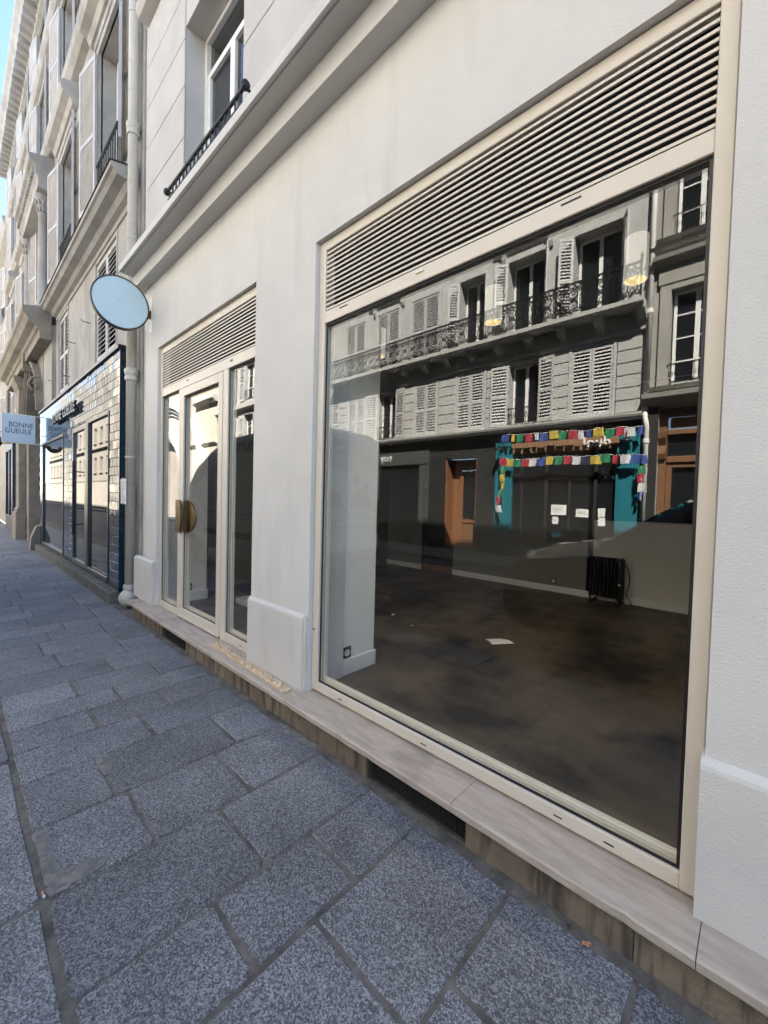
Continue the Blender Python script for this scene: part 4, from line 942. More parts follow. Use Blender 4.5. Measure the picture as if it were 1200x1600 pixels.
# ---- ground floor of the balcony house: prayer-flag restaurant
R = empty('turquoise_restaurant', (-3.8, OY, 0), 'black shopfront with turquoise side panels and wooden signboard reflected in the glass', 'shopfront')
part('side_panel', MB().cbox(-5.60, -5.14, OY, OY + .10, .0, 3.28, .01), m_turq, R)
part('side_panel', MB().cbox(-2.49, -2.08, OY, OY + .10, .0, 3.28, .01), m_turq, R)
part('side_panel_inset', MB().cbox(-5.53, -5.21, OY + .101, OY + .112, .12, .62, .004), m_shopgrn, R)
part('panel_edge', MB().cbox(-5.138, -5.095, OY - .02, OY + .11, .0, 2.80, .006).cbox(-2.535, -2.492, OY - .02, OY + .11, 0, 2.80, .006), m_turq, R)
part('signboard', MB().cbox(-5.138, -2.492, OY + .0, OY + .075, 2.80, 3.28, .006), m_signw, R)
text('lettering', 'duol', (-2.66, OY + .085, 2.86), (-1, 0, 0), (0, 0, 1), .34, m_wht, R, .008, bold=.008, spacing=1.05)
part('front_wall', MB().box(-5.09, -2.54, OY - .02, OY + .03, 0, .30).box(-4.85, -4.80, OY - .02, OY + .04, .3, 2.8).box(-4.20, -4.12, OY - .02, OY + .04, .3, 2.8).box(-3.02, -2.94, OY - .02, OY + .04, .3, 2.8).box(-5.09, -2.54, OY - .02, OY + .04, 2.08, 2.16).box(-3.60, -3.54, OY - .02, OY + .04, .3, 2.08), m_shopblk, R)
part('pane', MB().box(-5.09, -2.54, OY - .005, OY + .003, .3, 2.8), m_dglass, R)
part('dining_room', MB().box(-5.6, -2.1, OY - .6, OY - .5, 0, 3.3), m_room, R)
for (a, b_, z0, z1) in ((-4.02, -3.64, 1.19, 1.45), (-3.98, -3.83, .96, 1.14), (-3.41, -3.12, 1.16, 1.36), (-2.91, -2.75, 1.19, 1.39), (-2.90, -2.74, .97, 1.17)):
    part('poster', MB().box(a, b_, OY + .005, OY + .008, z0, z1), m_wht, R)
mb = MB()
for (a, b_, z0, z1) in ((-3.98, -3.74, 1.25, 1.40), (-3.94, -3.87, 1.0, 1.10), (-3.36, -3.17, 1.2, 1.32)):
    for k in range(4): mb.box(a + k * (b_ - a) / 4, a + (k + .6) * (b_ - a) / 4, OY + .0083, OY + .0088, z0 + random.uniform(0, .05), z1 - random.uniform(0, .04))
part('poster_print', mb, m_print, R)
part('green_notice', MB().box(-4.0, -3.72, OY + .005, OY + .008, .605, .72), m_turq, R)
cb = part('chalkboard', rect_frame(MB(), -3.62, -3.04, .0, .82, .04, .04, .05, .05, OY + .16, OY + .20), m_owood, R)
part('slate', MB().box(-3.59, -3.07, OY + .17, OY + .18, .04, .79), m_shopblk, cb)
for xx in (-5.36, -2.30):
    part('gooseneck_lamp', MB().tube([(xx, OY + .09, 3.05), (xx, OY + .25, 3.12), (xx, OY + .35, 3.05), (xx, OY + .35, 2.98)], .012, 6).lathe([(.02, 3.0), (.12, 2.93), (.13, 2.91), (.0, 2.94)], (xx, OY + .35, 0), 14), m_iron, R)
part('shop_cornice', MB().prism([(OY - .3, 3.285), (OY + .10, 3.285), (OY + .20, 3.36), (OY + .26, 3.38), (OY + .26, 3.44), (OY - .3, 3.455)], 'x', -13.6, -2.06), m_shopblk, R)
# strings of prayer flags
def flagstring(label, flags, hang='h', fs=.205):
    y = OY + .29
    o = empty('prayer_flags', (flags[0][1], y, flags[0][2]), label, 'flags', 'prayer flag strings on the restaurant')
    if hang == 'h':
        pts = [(f[1], y, f[2] + .10) for f in flags]; pts = [(pts[0][0] - .15, y - .25, pts[0][2] + .06)] + pts + [(pts[-1][0] + .08, y - .3, pts[-1][2] + .06)]
    else: pts = [(f[1], y, f[2] + .12) for f in flags] + [(flags[-1][1], y, flags[-1][2] - .1)]
    part('cord', MB().tube(pts, .005, 5), m_wht, o)
    for (c, x, z) in flags:
        n = 5; vs = []; fs_ = []; ph = random.uniform(0, 6); am = random.uniform(.015, .045); sk = random.uniform(-.05, .05); fold = random.choice((1, 1, 1, .55))
        w = fs * (1 if hang == 'h' else .7) * fold
        for i in range(n + 1):
            for j in range(n + 1):
                u, v = i / n - .5, j / n
                vs.append((x + u * w + sk * v * (u + .3), y + am * v * sin(ph + u * 6 + v * 2), z + .10 - v * .2 * (1 - .25 * abs(u) * (fold < 1)) - .01 * cos(u * pi) * 0))
        for i in range(n):
            for j in range(n): a = i * (n + 1) + j; fs_.append((a, a + 1, a + n + 2, a + n + 1))
        k = len(vs); vs += [(p[0], p[1] - .0015, p[2]) for p in vs]; fs_ += [tuple(q + k for q in f[::-1]) for f in fs_]
        part('flag', MB().add(vs, fs_), FL[c], o, smooth=True)
flagstring('upper string of coloured prayer flags across the reflected signboard', [('b', -5.21, 3.22), ('y', -4.99, 3.2), ('g', -4.79, 3.18), ('r', -4.57, 3.18), ('w', -4.35, 3.19), ('b', -4.17, 3.16), ('y', -3.92, 3.2), ('g', -3.69, 3.16), ('r', -3.46, 3.17), ('w', -3.28, 3.13), ('b', -3.09, 3.13), ('y', -2.89, 3.17), ('g', -2.64, 3.11), ('r', -2.42, 3.15), ('w', -2.25, 3.11), ('b', -2.05, 3.12)])
flagstring('lower string of coloured prayer flags under the reflected signboard', [('r', -5.26, 2.59), ('y', -5.07, 2.55), ('g', -4.86, 2.53), ('r', -4.63, 2.53), ('w', -4.43, 2.53), ('b', -4.21, 2.53), ('y', -3.99, 2.56), ('g', -3.77, 2.55), ('r', -3.55, 2.55), ('w', -3.35, 2.53), ('n', -3.15, 2.52), ('y', -2.94, 2.52), ('g', -2.73, 2.55), ('r', -2.51, 2.51), ('w', -2.31, 2.51), ('b', -2.12, 2.51), ('b', -1.96, 2.48)])
flagstring('prayer flags hanging down beside the white rain pipe', [('g', -1.99, 2.26), ('r', -2.01, 2.09), ('w', -1.97, 1.87), ('b', -1.98, 1.68)], 'v')
flagstring('prayer flags hanging down the left turquoise panel', [('g', -5.26, 2.38), ('y', -5.27, 2.15), ('y', -5.26, 1.93), ('g', -5.29, 1.73), ('r', -5.37, 1.53), ('w', -5.36, 1.3)], 'v')
# ---- wooden street door
D = empty('wooden_street_door', (-6.7, OY, 0), 'varnished wooden street door in a dark surround reflected left of the restaurant', 'door')
part('surround', MB().box(-6.22, -5.605, OY - .2, OY + .03, 0, 3.28).box(-7.95, -7.32, OY - .2, OY + .03, 0, 3.28).box(-7.32, -6.22, OY - .2, OY + .03, 2.78, 3.28), m_shopblk, D)
part('jamb', MB().cbox(-7.318, -6.99, OY - .42, OY - .36, .0, 2.78, .01).cbox(-6.25, -6.222, OY - .42, OY + .02, 0, 2.78, .005).cbox(-7.318, -7.28, OY - .36, OY + .02, 0, 2.78, .006), m_owood, D)
lf = part('leaf', rect_frame(MB(), -6.985, -6.255, .06, 2.42, .11, .11, .14, .10, OY - .36, OY - .30), m_owood, D)
part('mid_rail', MB().cbox(-6.875, -6.365, OY - .358, OY - .302, .82, .92, .004), m_owood, lf)
part('pane', MB().box(-6.875, -6.365, OY - .335, OY - .33, .92, 2.32), m_dglass, lf)
part('lower_panel', MB().cbox(-6.875, -6.365, OY - .345, OY - .33, .20, .82, .01).cbox(-6.81, -6.43, OY - .33, OY - .31, .27, .75, .015), m_owood2, lf)
r_ = MB()
for k in range(5): r_.tube([(-6.82 + k * .10, OY - .318, .95), (-6.82 + k * .10, OY - .318, 2.30)], .009, 5)
for k in range(4): r_.tube([(-6.62 + .12 * cos(q), OY - .318, 1.15 + k * .3 + .12 * sin(q)) for q in [j * pi / 5 for j in range(11)]], .008, 4)
part('grille', r_, m_iron, lf)
part('transom_panel', MB().cbox(-6.985, -6.255, OY - .37, OY - .31, 2.44, 2.77, .01), m_owood2, D)
part('letter_plate', MB().cbox(-7.02, -6.99, OY - .36, OY - .355, 1.35, 1.55), m_wht, D)
part('door_step', MB().cbox(-7.32, -6.22, OY - .4, OY + .05, -.02, .06, .01), m_step, D)
# ---- dark shop further left
N_ = empty('grey_green_shopfront', (-10.5, OY, 0), 'grey green shopfront with white lettering reflected beside the van', 'shopfront')
part('fascia', MB().cbox(-13.55, -7.955, OY - .05, OY + .08, 2.66, 3.28, .01), m_shopgrn, N_)
part('pillar', MB().cbox(-8.35, -7.955, OY - .05, OY + .06, 0, 2.66, .01).cbox(-10.7, -10.5, OY - .05, OY + .06, 0, 2.66).cbox(-13.55, -13.2, OY - .05, OY + .06, 0, 2.66).cbox(-13.2, -8.35, OY - .05, OY + .06, 0, .35), m_shopgrn, N_)
part('pane', MB().box(-13.2, -8.35, OY - .02, OY - .01, .35, 2.66), m_dglass, N_)
text('lettering', 'noy', (-9.55, OY + .09, 2.82), (-1, 0, 0), (0, 0, 1), .36, m_wht, N_, .006)

# ---- grey stone house on the right
G = empty('grey_stone_house', (0, OY, 0), 'grey stone house with carved window frames reflected at the right window edge', 'building')
GX0, GX1 = -2.045, 9.0
gw = [(-1.62, -.72), (1.3, 2.2), (4.2, 5.1), (7.0, 7.9)]
hs = [(a, b_, 4.08, 6.10) for a, b_ in gw] + [(a, b_, 7.22, 9.3) for a, b_ in gw] + [(a, b_, 10.2, 11.9) for a, b_ in gw] + [(-1.75, .05, 0, 3.6)]
GY = OY + .06
part('wall', wall_with_holes(MB(), GX0, GX1, GY - .5, GY, 0, 12.8, hs), m_ostone2, G)
for (a, b_) in gw:
    for (z0, z1) in ((4.08, 6.10), (7.22, 9.3), (10.2, 11.9)):
        win(G, a + .03, b_ - .03, GY - .15, z0 + .02, z1 - .02, ydir=1, cross=3)
        part('window_surround', MB().box(a - .20, a, GY, GY + .05, z0, z1 + .12).box(b_, b_ + .20, GY, GY + .05, z0, z1 + .12).box(a, b_, GY, GY + .05, z1, z1 + .12), m_ostone2, G)
        part('window_hood', MB().prism([(GY, z1 + .50), (GY + .10, z1 + .52), (GY + .22, z1 + .62), (GY + .24, z1 + .70), (GY, z1 + .76)], 'x', a - .34, b_ + .34).cbox(a - .24, b_ + .24, GY, GY + .07, z1 + .125, z1 + .495, .01), m_ostone2, G)
        r_ = MB().tube([(a - .02, GY + .06, z0 + .42), (b_ + .02, GY + .06, z0 + .42)], .016, 6)
        for k in range(9): r_.tube([(a + .05 + k * .1, GY + .06, z0 + .03), (a + .05 + k * .1, GY + .06, z0 + .42)], .008, 4); r_.tube([(a + .05 + k * .1 + .035 * cos(q), GY + .06, z0 + .22 + .06 * sin(q)) for q in [j * pi / 3 for j in range(7)]], .007, 4)
        part('window_railing', r_, m_iron, G)
        part('window_sill', MB().prism([(GY, z0 - .12), (GY + .12, z0 - .10), (GY + .16, z0 - .03), (GY, z0)], 'x', a - .30, b_ + .30), m_ostone2, G)
part('string_course', MB().prism([(GY, 6.98), (GY + .1, 7.0), (GY + .14, 7.06), (GY, 7.09)], 'x', GX0, GX1), m_ostone2, G)
part('ground_cornice', MB().prism([(GY, 3.66), (GY + .12, 3.68), (GY + .26, 3.80), (GY + .28, 3.90), (GY, 3.95)], 'x', GX0, GX1), m_ostone2, G)
part('ground_cladding', MB().cbox(GX0 + .1, -1.752, GY, GY + .05, 0, 3.64, .01).cbox(.052, GX1, GY, GY + .05, 0, 3.64, .01), m_shopblk, G)
dd = part('portal_door', rect_frame(MB(), -1.745, .045, 0, 3.58, .14, .14, .2, .16, GY - .25, GY - .12), m_owood2, G)
mb = MB()
mb.cbox(-1.605, -.095, GY - .24, GY - .10, 2.42, 2.56, .015).cbox(-1.605, -.095, GY - .24, GY - .10, 3.02, 3.14, .015).cbox(-.91, -.79, GY - .24, GY - .13, .2, 3.42, .01)
mb.cbox(-1.56, -.93, GY - .23, GY - .15, 3.18, 3.40, .02).cbox(-.77, -.14, GY - .23, GY - .15, 3.18, 3.40, .02)
for a, b_ in ((-1.60, -.915), (-.785, -.10)):
    rect_frame(mb, a, b_, .2, 2.42, .10, .10, .9, .10, GY - .235, GY - .14)
part('door_panels', mb, m_owood2, dd)
part('pane', MB().box(-1.6, -.1, GY - .22, GY - .21, .2, 3.02), m_dglass, dd)
for xx in (-1.68, -.02): part('scroll_console', MB().prism([(GY - .12, 2.5), (GY - .06, 2.5), (GY - .02, 2.62), (GY - .05, 2.8), (GY + .03, 2.95), (GY + .04, 3.08), (GY - .12, 3.08)], 'x', xx - .07, xx + .07), m_owood2, dd)
part('roof', MB().prism([(GY - 6, 12.8), (GY, 12.85), (GY - 1.0, 15), (GY - 6, 15.4)], 'x', GX0, GX1), bpy.data.materials['zinc'], G)

# ---- houses further along, seen in the entrance glass
C2 = empty('shuttered_house', (-18.4, OY, 0), 'pale shuttered house with string course reflected in the right entrance pane', 'building')
cw = [-15.0, -17.1, -19.6, -22.0]
hs = [(c - .5, c + .5, 4.0, 5.72) for c in cw] + [(c - .5, c + .5, 6.45, 8.45) for c in cw] + [(c - .5, c + .5, 9.4, 11.2) for c in cw] + [(c - .8, c + .8, .3, 2.8) for c in cw]
part('wall', wall_with_holes(MB(), -23.2, -13.62, OY - .45, OY, 0, 13, hs), m_ostone, C2)
for c in cw:
    for (z0, z1) in ((4.0, 5.72), (6.45, 8.45), (9.4, 11.2)):
        win(C2, c - .48, c + .48, OY - .15, z0 + .02, z1 - .02, ydir=1)
        part('window_surround', MB().box(c - .6, c - .5, OY, OY + .05, z0, z1 + .1).box(c + .5, c + .6, OY, OY + .05, z0, z1 + .1).box(c - .5, c + .5, OY, OY + .05, z1, z1 + .1), m_shutO, C2)
        shutter(C2, c - .51, OY + .055, z0 + .01, .5, z1 - z0 - .02, radians(180 - 6), m_shutO, .078); shutter(C2, c + .51, OY + .09, z0 + .01, .5, z1 - z0 - .02, radians(6), m_shutO, .078, flip=True)
    win(C2, c - .78, c + .78, OY - .15, .32, 2.78, ydir=1, cross=1, mat=m_shopblk)
    r_ = MB().tube([(c - .5, OY + .08, 6.95), (c + .5, OY + .08, 6.95)], .02, 6)
    for k in range(10): r_.tube([(c - .45 + k * .1, OY + .08, 6.45), (c - .45 + k * .1, OY + .08, 6.95)], .01, 4)
    part('window_railing', r_, m_iron, C2)
part('string_course', MB().prism([(OY, 5.92), (OY + .1, 5.94), (OY + .24, 6.05), (OY + .24, 6.3), (OY, 6.38)], 'x', -23.2, -13.62), m_ostone, C2)
part('roof_cornice', MB().prism([(OY, 12.5), (OY + .2, 12.6), (OY + .3, 12.9), (OY, 13.05)], 'x', -23.2, -13.62), m_ostone, C2)
part('roof', MB().box(-23.2, -13.62, OY - 6, OY - .4, 12.9, 13.1), m_dark, C2)
AR = empty('arched_gatehouse', (-31, OY, 0), 'sunlit gatehouse with great moulded arch under a rubble wall reflected in the glass door', 'building')
AC, AZ = -31.2, .35
n = 28
arc = [(AC + 7.0 * cos(q), AZ + 7.0 * sin(q) * .98) for q in [pi - pi * k / n for k in range(n + 1)]]
ir, iz = 2.3, 3.0
iarc = [(AC + ir * cos(q), iz + ir * sin(q)) for q in [pi - pi * k / 16 for k in range(17)]]
mb = MB(); mb.box(-40, AC - ir, OY - .4, OY, 0, 7.6); mb.box(AC + ir, -23.22, OY - .4, OY, 0, 7.6)
for k in range(16):
    (x0, z0), (x1, z1) = iarc[k], iarc[k + 1]
    mb.add([(x0, OY, z0), (x1, OY, z1), (x1, OY, 7.6), (x0, OY, 7.6), (x0, OY - .4, z0), (x1, OY - .4, z1), (x1, OY - .4, 7.6), (x0, OY - .4, 7.6)], [(0, 1, 2, 3), (7, 6, 5, 4), (0, 4, 5, 1), (3, 2, 6, 7)])
part('lower_wall', mb, m_ocream, AR)
def band(r0, r1, cz, y0, y1, a0=0, a1=pi, nn=28):
    mb = MB()
    for k in range(nn):
        q0, q1 = a0 + (a1 - a0) * k / nn, a0 + (a1 - a0) * (k + 1) / nn
        mb.prism([(AC + r * cos(q), cz + r * sin(q)) for r, q in ((r0, q0), (r1, q0), (r1, q1), (r0, q1))], 'y', y0, y1)
    return mb
part('arch_moulding', band(6.3, 6.55, .7, OY, OY + .10), m_ostone, AR); part('arch_moulding', band(6.552, 6.8, .7, OY, OY + .22), m_ostone, AR); part('arch_moulding', band(6.802, 7.0, .7, OY, OY + .34), m_ostone, AR)
part('inner_archivolt', band(ir + .01, ir + .22, iz, OY, OY + .12, nn=18), m_ocream, AR); part('inner_archivolt', band(ir + .222, ir + .5, iz, OY, OY + .2, nn=18), m_ocream, AR)
part('string_course', MB().prism([(OY, 6.9), (OY + .2, 6.95), (OY + .3, 7.1), (OY + .3, 7.25), (OY, 7.35)], 'x', -26.2, -23.22).prism([(OY, 4.5), (OY + .1, 4.52), (OY + .16, 4.62), (OY, 4.68)], 'x', -28.3, -23.3), m_ostone, AR)
part('gate', MB().box(AC - ir, AC + ir, OY - .4, OY - .35, 0, 5.4), m_stoneP, AR)
part('rubble_wall', MB().box(-40, -23.22, OY - .45, OY - .06, 7.6, 12.5), m_rubble, AR)
part('wall_coping', MB().cbox(-40, -23.22, OY - .5, OY + .02, 12.5, 12.65, .02), m_ostone, AR)
HO = empty('site_hoarding', (-60, OY + .9, 0), 'brown timber hoarding along the far pavement reflected in the tiled shop glass', 'hoarding')
mb = MB()
for k in range(190): mb.box(-80 + k * .2, -79.81 + k * .2, OY + .9 + (.01 if k % 2 else 0), OY + .95, 0, 2.5)
part('boards', mb, m_stoneP, HO, kind='stuff')
part('top_rail', MB().box(-80, -42, OY + .88, OY + .97, 2.5, 2.6), m_step, HO)
ME = empty('cream_office_block', (-56, OY, 0), 'cream block with rows of square windows reflected in the tiled shop window', 'building')
hs = [(x, x + 1.1, z, z + 1.5) for x in [-78 + 2.4 * k for k in range(15)] for z in (3.6, 6.6, 9.6, 12.6)]
part('wall', wall_with_holes(MB(), -80, -42, OY - .5, OY, 0, 15.5, hs), m_ocream2, ME)
for (a, b_, z0, z1) in hs:
    w = part('window', MB().box(a, b_, OY - .35, OY - .3, z0, z1), m_dglass, ME)
    part('window_sill', MB().box(a - .1, b_ + .1, OY, OY + .12, z0 - .15, z0 - .02), m_ocream2, w)
part('string_course', MB().box(-80, -42, OY, OY + .2, 5.9, 6.1).box(-80, -42, OY, OY + .2, 11.9, 12.1), m_ocream2, ME)

# ================================================================== vehicles parked on our side
def loft(stations, yc, prof, glass_seg=None):
    """prof(st) -> half profile [(y>=0, z)...] from bottom outer to top centre; returns body MB, glass MB"""
    rings = []
    for st in stations:
        h = prof(st); ring = [(st[0], yc + y, z) for y, z in h] + [(st[0], yc - y, z) for y, z in h[::-1][1:]]
        rings.append(ring)
    n = len(rings[0]); vs = [p for r in rings for p in r]; body = []; glass = []
    for i in range(len(rings) - 1):
        for k in range(n):
            f = (i * n + k, i * n + (k + 1) % n, (i + 1) * n + (k + 1) % n, (i + 1) * n + k)
            kk = k if k < n // 2 else n - 2 - k
            (glass if glass_seg and glass_seg(i, kk, k) else body).append(f)
    body += [tuple(range(n)), tuple(range((len(rings) - 1) * n, len(rings) * n))]
    return MB().add(vs, body), MB().add(vs, glass)
def clean(mb):
    used = sorted({i for f in mb.f for i in f}); mp = {o: n for n, o in enumerate(used)}
    r = MB(); r.v = [mb.v[i] for i in used]; r.f = [tuple(mp[i] for i in f) for f in mb.f]; return r
def wheel(parent, x, y, r, w, sgn):
    yo = y
    t = part('wheel', MB().lathe([(r * .62, -w / 2), (r * .93, -w / 2), (r, -w * .35), (r, w * .35), (r * .93, w / 2), (r * .62, w / 2)], (x, yo, r - .12), 24, 'y'), m_tyre, parent, org=(x, yo, r - .12)); autosmooth(t)
    mb = MB().lathe([(0, sgn * w * .30), (r * .18, sgn * w * .42), (r * .22, sgn * w * .30), (r * .55, sgn * w * .32), (r * .62, sgn * w * .45), (r * .63, -sgn * w * .4), (0, -sgn * w * .4)], (x, yo, r - .12), 20, 'y')
    part('rim', mb, m_rimw, t)
Z0 = -.12
V = empty('white_delivery_van', (-8.2, -3.22, Z0), 'white delivery van with printed rear doors reflected beside the white pier', 'van')
vst = [(-5.60, .40, 2.52, .93), (-5.64, .36, 2.64, .965), (-5.75, .34, 2.70, .98), (-6.4, .30, 2.72, .98), (-8.2, .30, 2.69, .98), (-8.6, .30, 2.62, .97), (-9.1, .30, 2.46, .96), (-9.8, .30, 2.16, .955), (-10.25, .30, 1.72, .95), (-10.5, .30, 1.30, .94), (-10.85, .32, 1.12, .90), (-10.98, .36, .86, .82)]
def vprof(s):
    x, zb, zt, hw = s; zm = zb + (zt - zb) * .42
    return [(hw - .05, zb + Z0), (hw, zb + .14 + Z0), (hw, zm + Z0), (hw, zt - .34 * (zt - zm) + Z0 if zt < 1.8 else zt - .50 + Z0), (hw - .015, zt - .13 + Z0 if zt > 1.7 else zt - .1 + Z0), (hw - .06, zt - .04 + Z0), (hw - .18, zt + Z0), (0, zt + .03 + Z0)]
bd, gl = loft([(s[0], s[1] - Z0, s[2] - Z0, s[3]) for s in vst], -3.22, vprof, lambda i, kk, k: (i in (6, 7) and kk in (3,)) or (i in (6, 7) and kk >= 5))
autosmooth(part('body', clean(bd), m_van, V), 28); part('windows', clean(gl), m_dglass, V)
for x in (-6.6, -9.85):
    for sy in (1, -1): wheel(V, x, -3.22 + sy * .86, .345, .22, sy)
part('bumper', MB().cbox(-5.62, -5.50, -4.14, -2.30, .30, .50, .03), m_plast, V)
for sy in (1, -1):
    part('tail_light', MB().cbox(-5.62, -5.575, -3.22 + sy * .89 - .045, -3.22 + sy * .89 + .045, .80, 1.45, .015), m_red, V)
    part('headlight', MB().cbox(-10.96, -10.80, -3.22 + sy * .68 - .13, -3.22 + sy * .68 + .13, .72, .92, .04), m_lens, V)
    part('wing_mirror', MB().cbox(-9.95, -9.82, -3.22 + sy * 1.02 - .07, -3.22 + sy * 1.02 + .10, 1.35, 1.62, .03), m_plast, V)
    part('rear_door', MB().cbox(-5.608, -5.585, -3.22 + min(sy * .008, sy * .80), -3.22 + max(sy * .008, sy * .80), .52, 2.48, .01), m_vanp, V)
part('rub_strip', MB().cbox(-9.2, -7.1, -2.243, -2.228, .62, .74, .005), m_plast, V)
part('side_crease', MB().box(-9.0, -5.8, -2.242, -2.236, 1.10, 1.115).box(-9.0, -5.8, -2.242, -2.236, 1.42, 1.43), m_plast, V)
VX = -5.585
part('printed_band', MB().box(VX - .001, VX + .001, -4.01, -2.43, 2.08, 2.34), m_vanb, V)
UP = (0, 0, 1); RY = (0, 1, 0)
text('lettering', 'euromag', (VX + .002, -3.70, 2.40), RY, UP, .27, m_vant, V, .0005, xscale=.94)
text('lettering', 'www.euromag-display', (VX + .002, -3.95, 2.0), RY, UP, .122, m_vant, V, .0005)
text('lettering', '+33 (0)1 60 01 21 12', (VX + .002, -3.77, 1.17), RY, UP, .108, m_vant, V, .0005)
mb = MB()
for (z, a, b_) in ((2.26, -3.98, -2.45), (2.17, -4.0, -2.45), (.92, -3.93, -2.5), (1.07, -3.93, -3.6), (1.06, -3.1, -2.8)):
    y = a
    while y < b_:
        w = random.uniform(.04, .12); mb.box(VX + .0012, VX + .0018, y, y + w, z, z + .03); y += w + .025
part('small_print', mb, m_vant2, V, kind='stuff')
def ell(cx, cz, rx, rz, n=20): return [(cx + rx * cos(2 * pi * k / n), cz + rz * sin(2 * pi * k / n)) for k in range(n)]
part('portrait_print', MB().prism([(-3.93, 1.29), (-3.36, 1.29), (-3.37, 1.45), (-3.44, 1.58), (-3.52, 1.66), (-3.62, 1.66), (-3.74, 1.58), (-3.88, 1.5)], 'x', VX, VX + .0013), m_cloth, V)
part('portrait_print', MB().prism([(-3.18, 1.29), (-2.45, 1.29), (-2.46, 1.52), (-2.6, 1.64), (-2.74, 1.70), (-2.88, 1.66), (-3.08, 1.56), (-3.15, 1.46)], 'x', VX, VX + .0013), m_cloth, V)
for (cy, cz) in ((-3.52, 1.78), (-3.76, 1.65), (-2.74, 1.80)):
    part('portrait_face', MB().prism(ell(cy, cz, .075, .105), 'x', VX, VX + .0017), m_skin, V)
    part('portrait_hair', MB().prism(ell(cy + .01, cz + .07, .082, .06), 'x', VX, VX + .0021), m_hair, V)
text('lettering', 'euromag', (-7.0, -2.237, 2.33), (-1, 0, .0), UP, .42, m_vant, V, .0005, bold=.004)

K = empty('black_parked_car', (0, -3.12, Z0), 'black parked car whose bonnet and windscreen are reflected at lower right', 'car')
cst = [(-2.06, .30, .66, .62, .45), (-2.02, .24, .80, .72, .52), (-1.90, .20, .93, .79, .58), (-1.70, .19, 1.0, .83, .62), (-1.20, .19, 1.09, .85, .66), (-1.02, .19, 1.16, .85, .66), (-.72, .19, 1.38, .85, .61), (-.42, .19, 1.555, .85, .56), (.1, .19, 1.61, .85, .56), (.9, .19, 1.60, .85, .56), (1.45, .19, 1.52, .85, .56), (1.80, .20, 1.30, .84, .56), (1.98, .22, 1.02, .82, .60), (2.10, .28, .86, .76, .58), (2.12, .34, .6, .68, .5)]
def cprof(s):
    x, zb, zt, hw, ht = s; zw = min(.98, zt - .10)
    return [(hw - .08, zb + Z0), (hw - .01, zb + .12 + Z0), (hw, (zb + zw) / 2 + Z0), (hw - .03, zw + Z0), (ht + .05, max(zw + .03, zt - .10) + Z0), (ht, max(zw + .05, zt - .04) + Z0), (ht - .18, max(zw + .07, zt) + Z0), (0, max(zw + .08, zt + .015) + Z0)]
cs2 = [(s[0], s[1] - Z0, s[2] - Z0, s[3], s[4]) for s in cst]
def cprof2(s):
    x, zb, zt, hw, ht = s; zw = min(.98 - Z0, zt - .10); z = lambda v: v + Z0
    return [(hw - .08, z(zb)), (hw - .01, z(zb + .12)), (hw, z((zb + zw) / 2)), (hw - .03, z(zw)), (ht + .05, z(max(zw + .03, zt - .10))), (ht, z(max(zw + .05, zt - .04))), (ht - .18, z(max(zw + .07, zt))), (0, z(max(zw + .08, zt + .015)))]
bd, gl = loft(cs2, -3.12, cprof2, lambda i, kk, k: (i in (6, 7, 8, 9, 10) and kk == 3) or (i in (5, 6) and kk >= 5) or (i in (10, 11) and kk >= 5))
autosmooth(part('body', clean(bd), m_car, K), 40); part('windows', clean(gl), m_dglass, K)
for x in (-1.30, 1.35):
    for sy in (1, -1): wheel(K, x, -3.12 + sy * .76, .32, .19, sy)
for sy in (1, -1):
    part('headlight', MB().lathe([(0, -.10), (.10, -.07), (.14, 0), (.10, .08), (0, .12)], (-1.90, -3.12 + sy * .58, .68), 12, 'y'), m_lens, K, smooth=True)
    part('wing_mirror', MB().cbox(-.98, -.82, -3.12 + sy * .95 - .10, -3.12 + sy * .95 + .08, .92, 1.06, .04), m_car, K)
    part('tail_light', MB().cbox(2.02, 2.10, -3.12 + sy * .62 - .1, -3.12 + sy * .62 + .1, .62, .80, .03), m_red, K)
part('front_grille', MB().cbox(-2.08, -2.03, -3.47, -2.77, .28, .42, .015), m_plast, K)

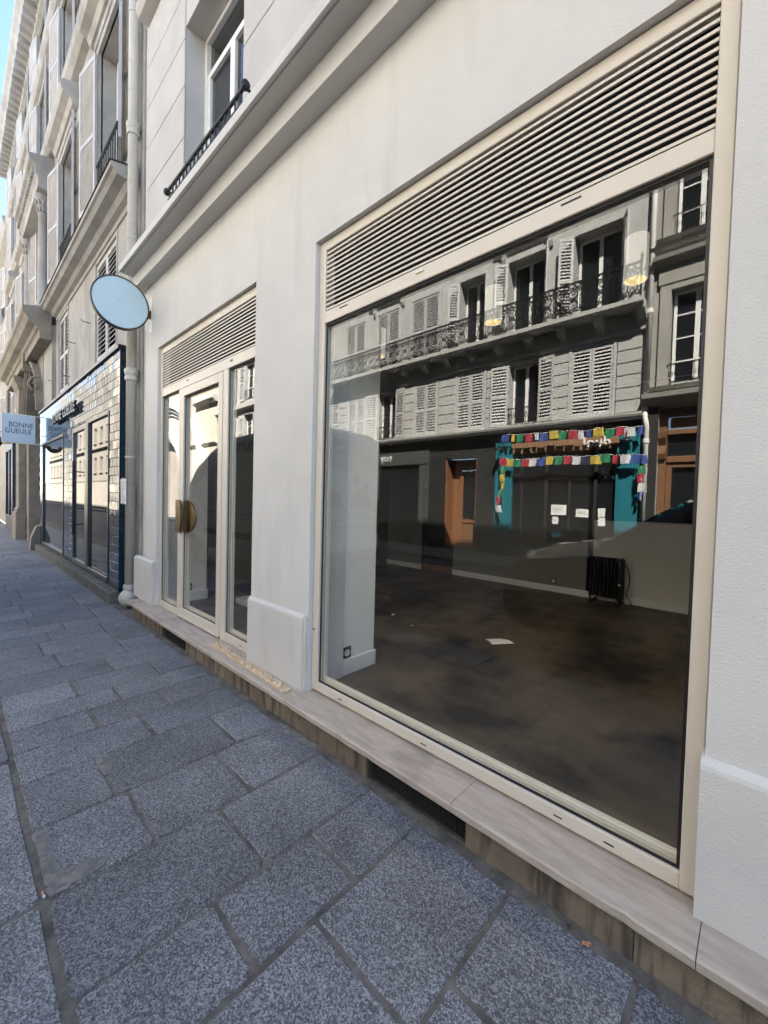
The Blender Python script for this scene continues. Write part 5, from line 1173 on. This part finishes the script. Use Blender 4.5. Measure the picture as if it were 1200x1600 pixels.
# ================================================================== small things on the sill and pavement
o = empty('nailed_plank', (-2.8, -.11, .192), 'raw pine batten with protruding nails lying on the stone sill', 'plank')
vs = []; fs = []
n = 26
for i in range(n + 1):
    t = i / n; x = -3.37 + 1.16 * t; y0 = -.118 - .042 * t; y1 = y0 + .062
    tz = .205 + random.uniform(-.004, .003) * (1 if t < .85 else .3)
    vs += [(x, y0, .1925), (x, y1, .1925), (x, y1 + random.uniform(-.004, .002), tz), (x, y0 + random.uniform(-.002, .004), tz + random.uniform(-.002, .002))]
for i in range(n):
    for k in range(4): fs.append((i * 4 + k, i * 4 + (k + 1) % 4, i * 4 + 4 + (k + 1) % 4, i * 4 + 4 + k))
fs += [(0, 1, 2, 3), (n * 4 + 3, n * 4 + 2, n * 4 + 1, n * 4)]
part('batten', MB().add(vs, fs), m_wood, o)
for i in range(9):
    t = .05 + i * .113 + random.uniform(-.02, .02); x = -3.37 + 1.16 * t; y = -.09 - .042 * t + random.uniform(-.015, .015)
    part('nail', MB().tube([(x, y, .20), (x + random.uniform(-.02, .02), y + random.uniform(-.015, .015), .235 + random.uniform(-.005, .012))], .0022, 5), m_nail, o)
bt = MB()
q0 = Vector((-1.85, -1.396, .004))
o = empty('cigarette_butt', q0, 'orange cigarette butt in the long pavement joint', 'butt')
part('filter', MB().tube([q0, q0 + Vector((.022, .002, 0))], .004, 8), m_leaf, o)
part('paper_end', MB().tube([q0 + Vector((.0222, .002, 0)), q0 + Vector((.030, .003, 0))], .0042, 8), m_paper, o)
def leaf(x, y, s, r, lab, mat=m_leaf, nm='fallen_leaf'):
    pts = [(-1, 0), (-.4, .5), (.2, .55), (.7, .3), (1.1, 0), (.6, -.4), (0, -.5), (-.5, -.35)]
    vs = []
    for i, (a, b_) in enumerate(pts): vs.append((x + s * (a * cos(r) - b_ * sin(r)), y + s * (a * sin(r) + b_ * cos(r)), .002 + (.006 if i % 2 else .001)))
    vs.append((x, y, .003)); k = len(vs); fs = [(i, (i + 1) % 8, 8) for i in range(8)]
    vs += [(p[0], p[1], p[2] - .0008) for p in vs]; fs += [(b_ + k, a + k, c + k) for a, b_, c in fs[:8]]
    tag(part(nm, MB().add(vs, fs), mat, None, org=(x, y, .002)), lab, 'leaf' if nm == 'fallen_leaf' else 'litter')
leaf(-.373, -.19, .018, .8, 'small orange dry leaf near the sill at lower right')
leaf(-.433, -.172, .012, 2.0, 'tiny black crumb of litter beside the orange leaf', m_plast, 'litter_crumb')
for i in range(22):
    x = random.uniform(-5.6, -4.2) if i < 14 else random.uniform(-1.5, -1.0); y = -.20 - random.random() ** 2 * .22
    s = random.uniform(.004, .012)
    pts = [(x + s * random.uniform(.5, 1) * cos(q), y + s * random.uniform(.4, 1) * sin(q)) for q in [k * 2 * pi / 6 for k in range(6)]]
    tag(part('plaster_chip', MB().prism(pts, 'z', .0015, .004 + s * .3), m_paper if i < 3 else m_mortar2, None, org=(x, y, .0015)), 'tiny pale plaster chip on the pavement along the sill', 'chip', 'plaster chips along the foot of the sill')
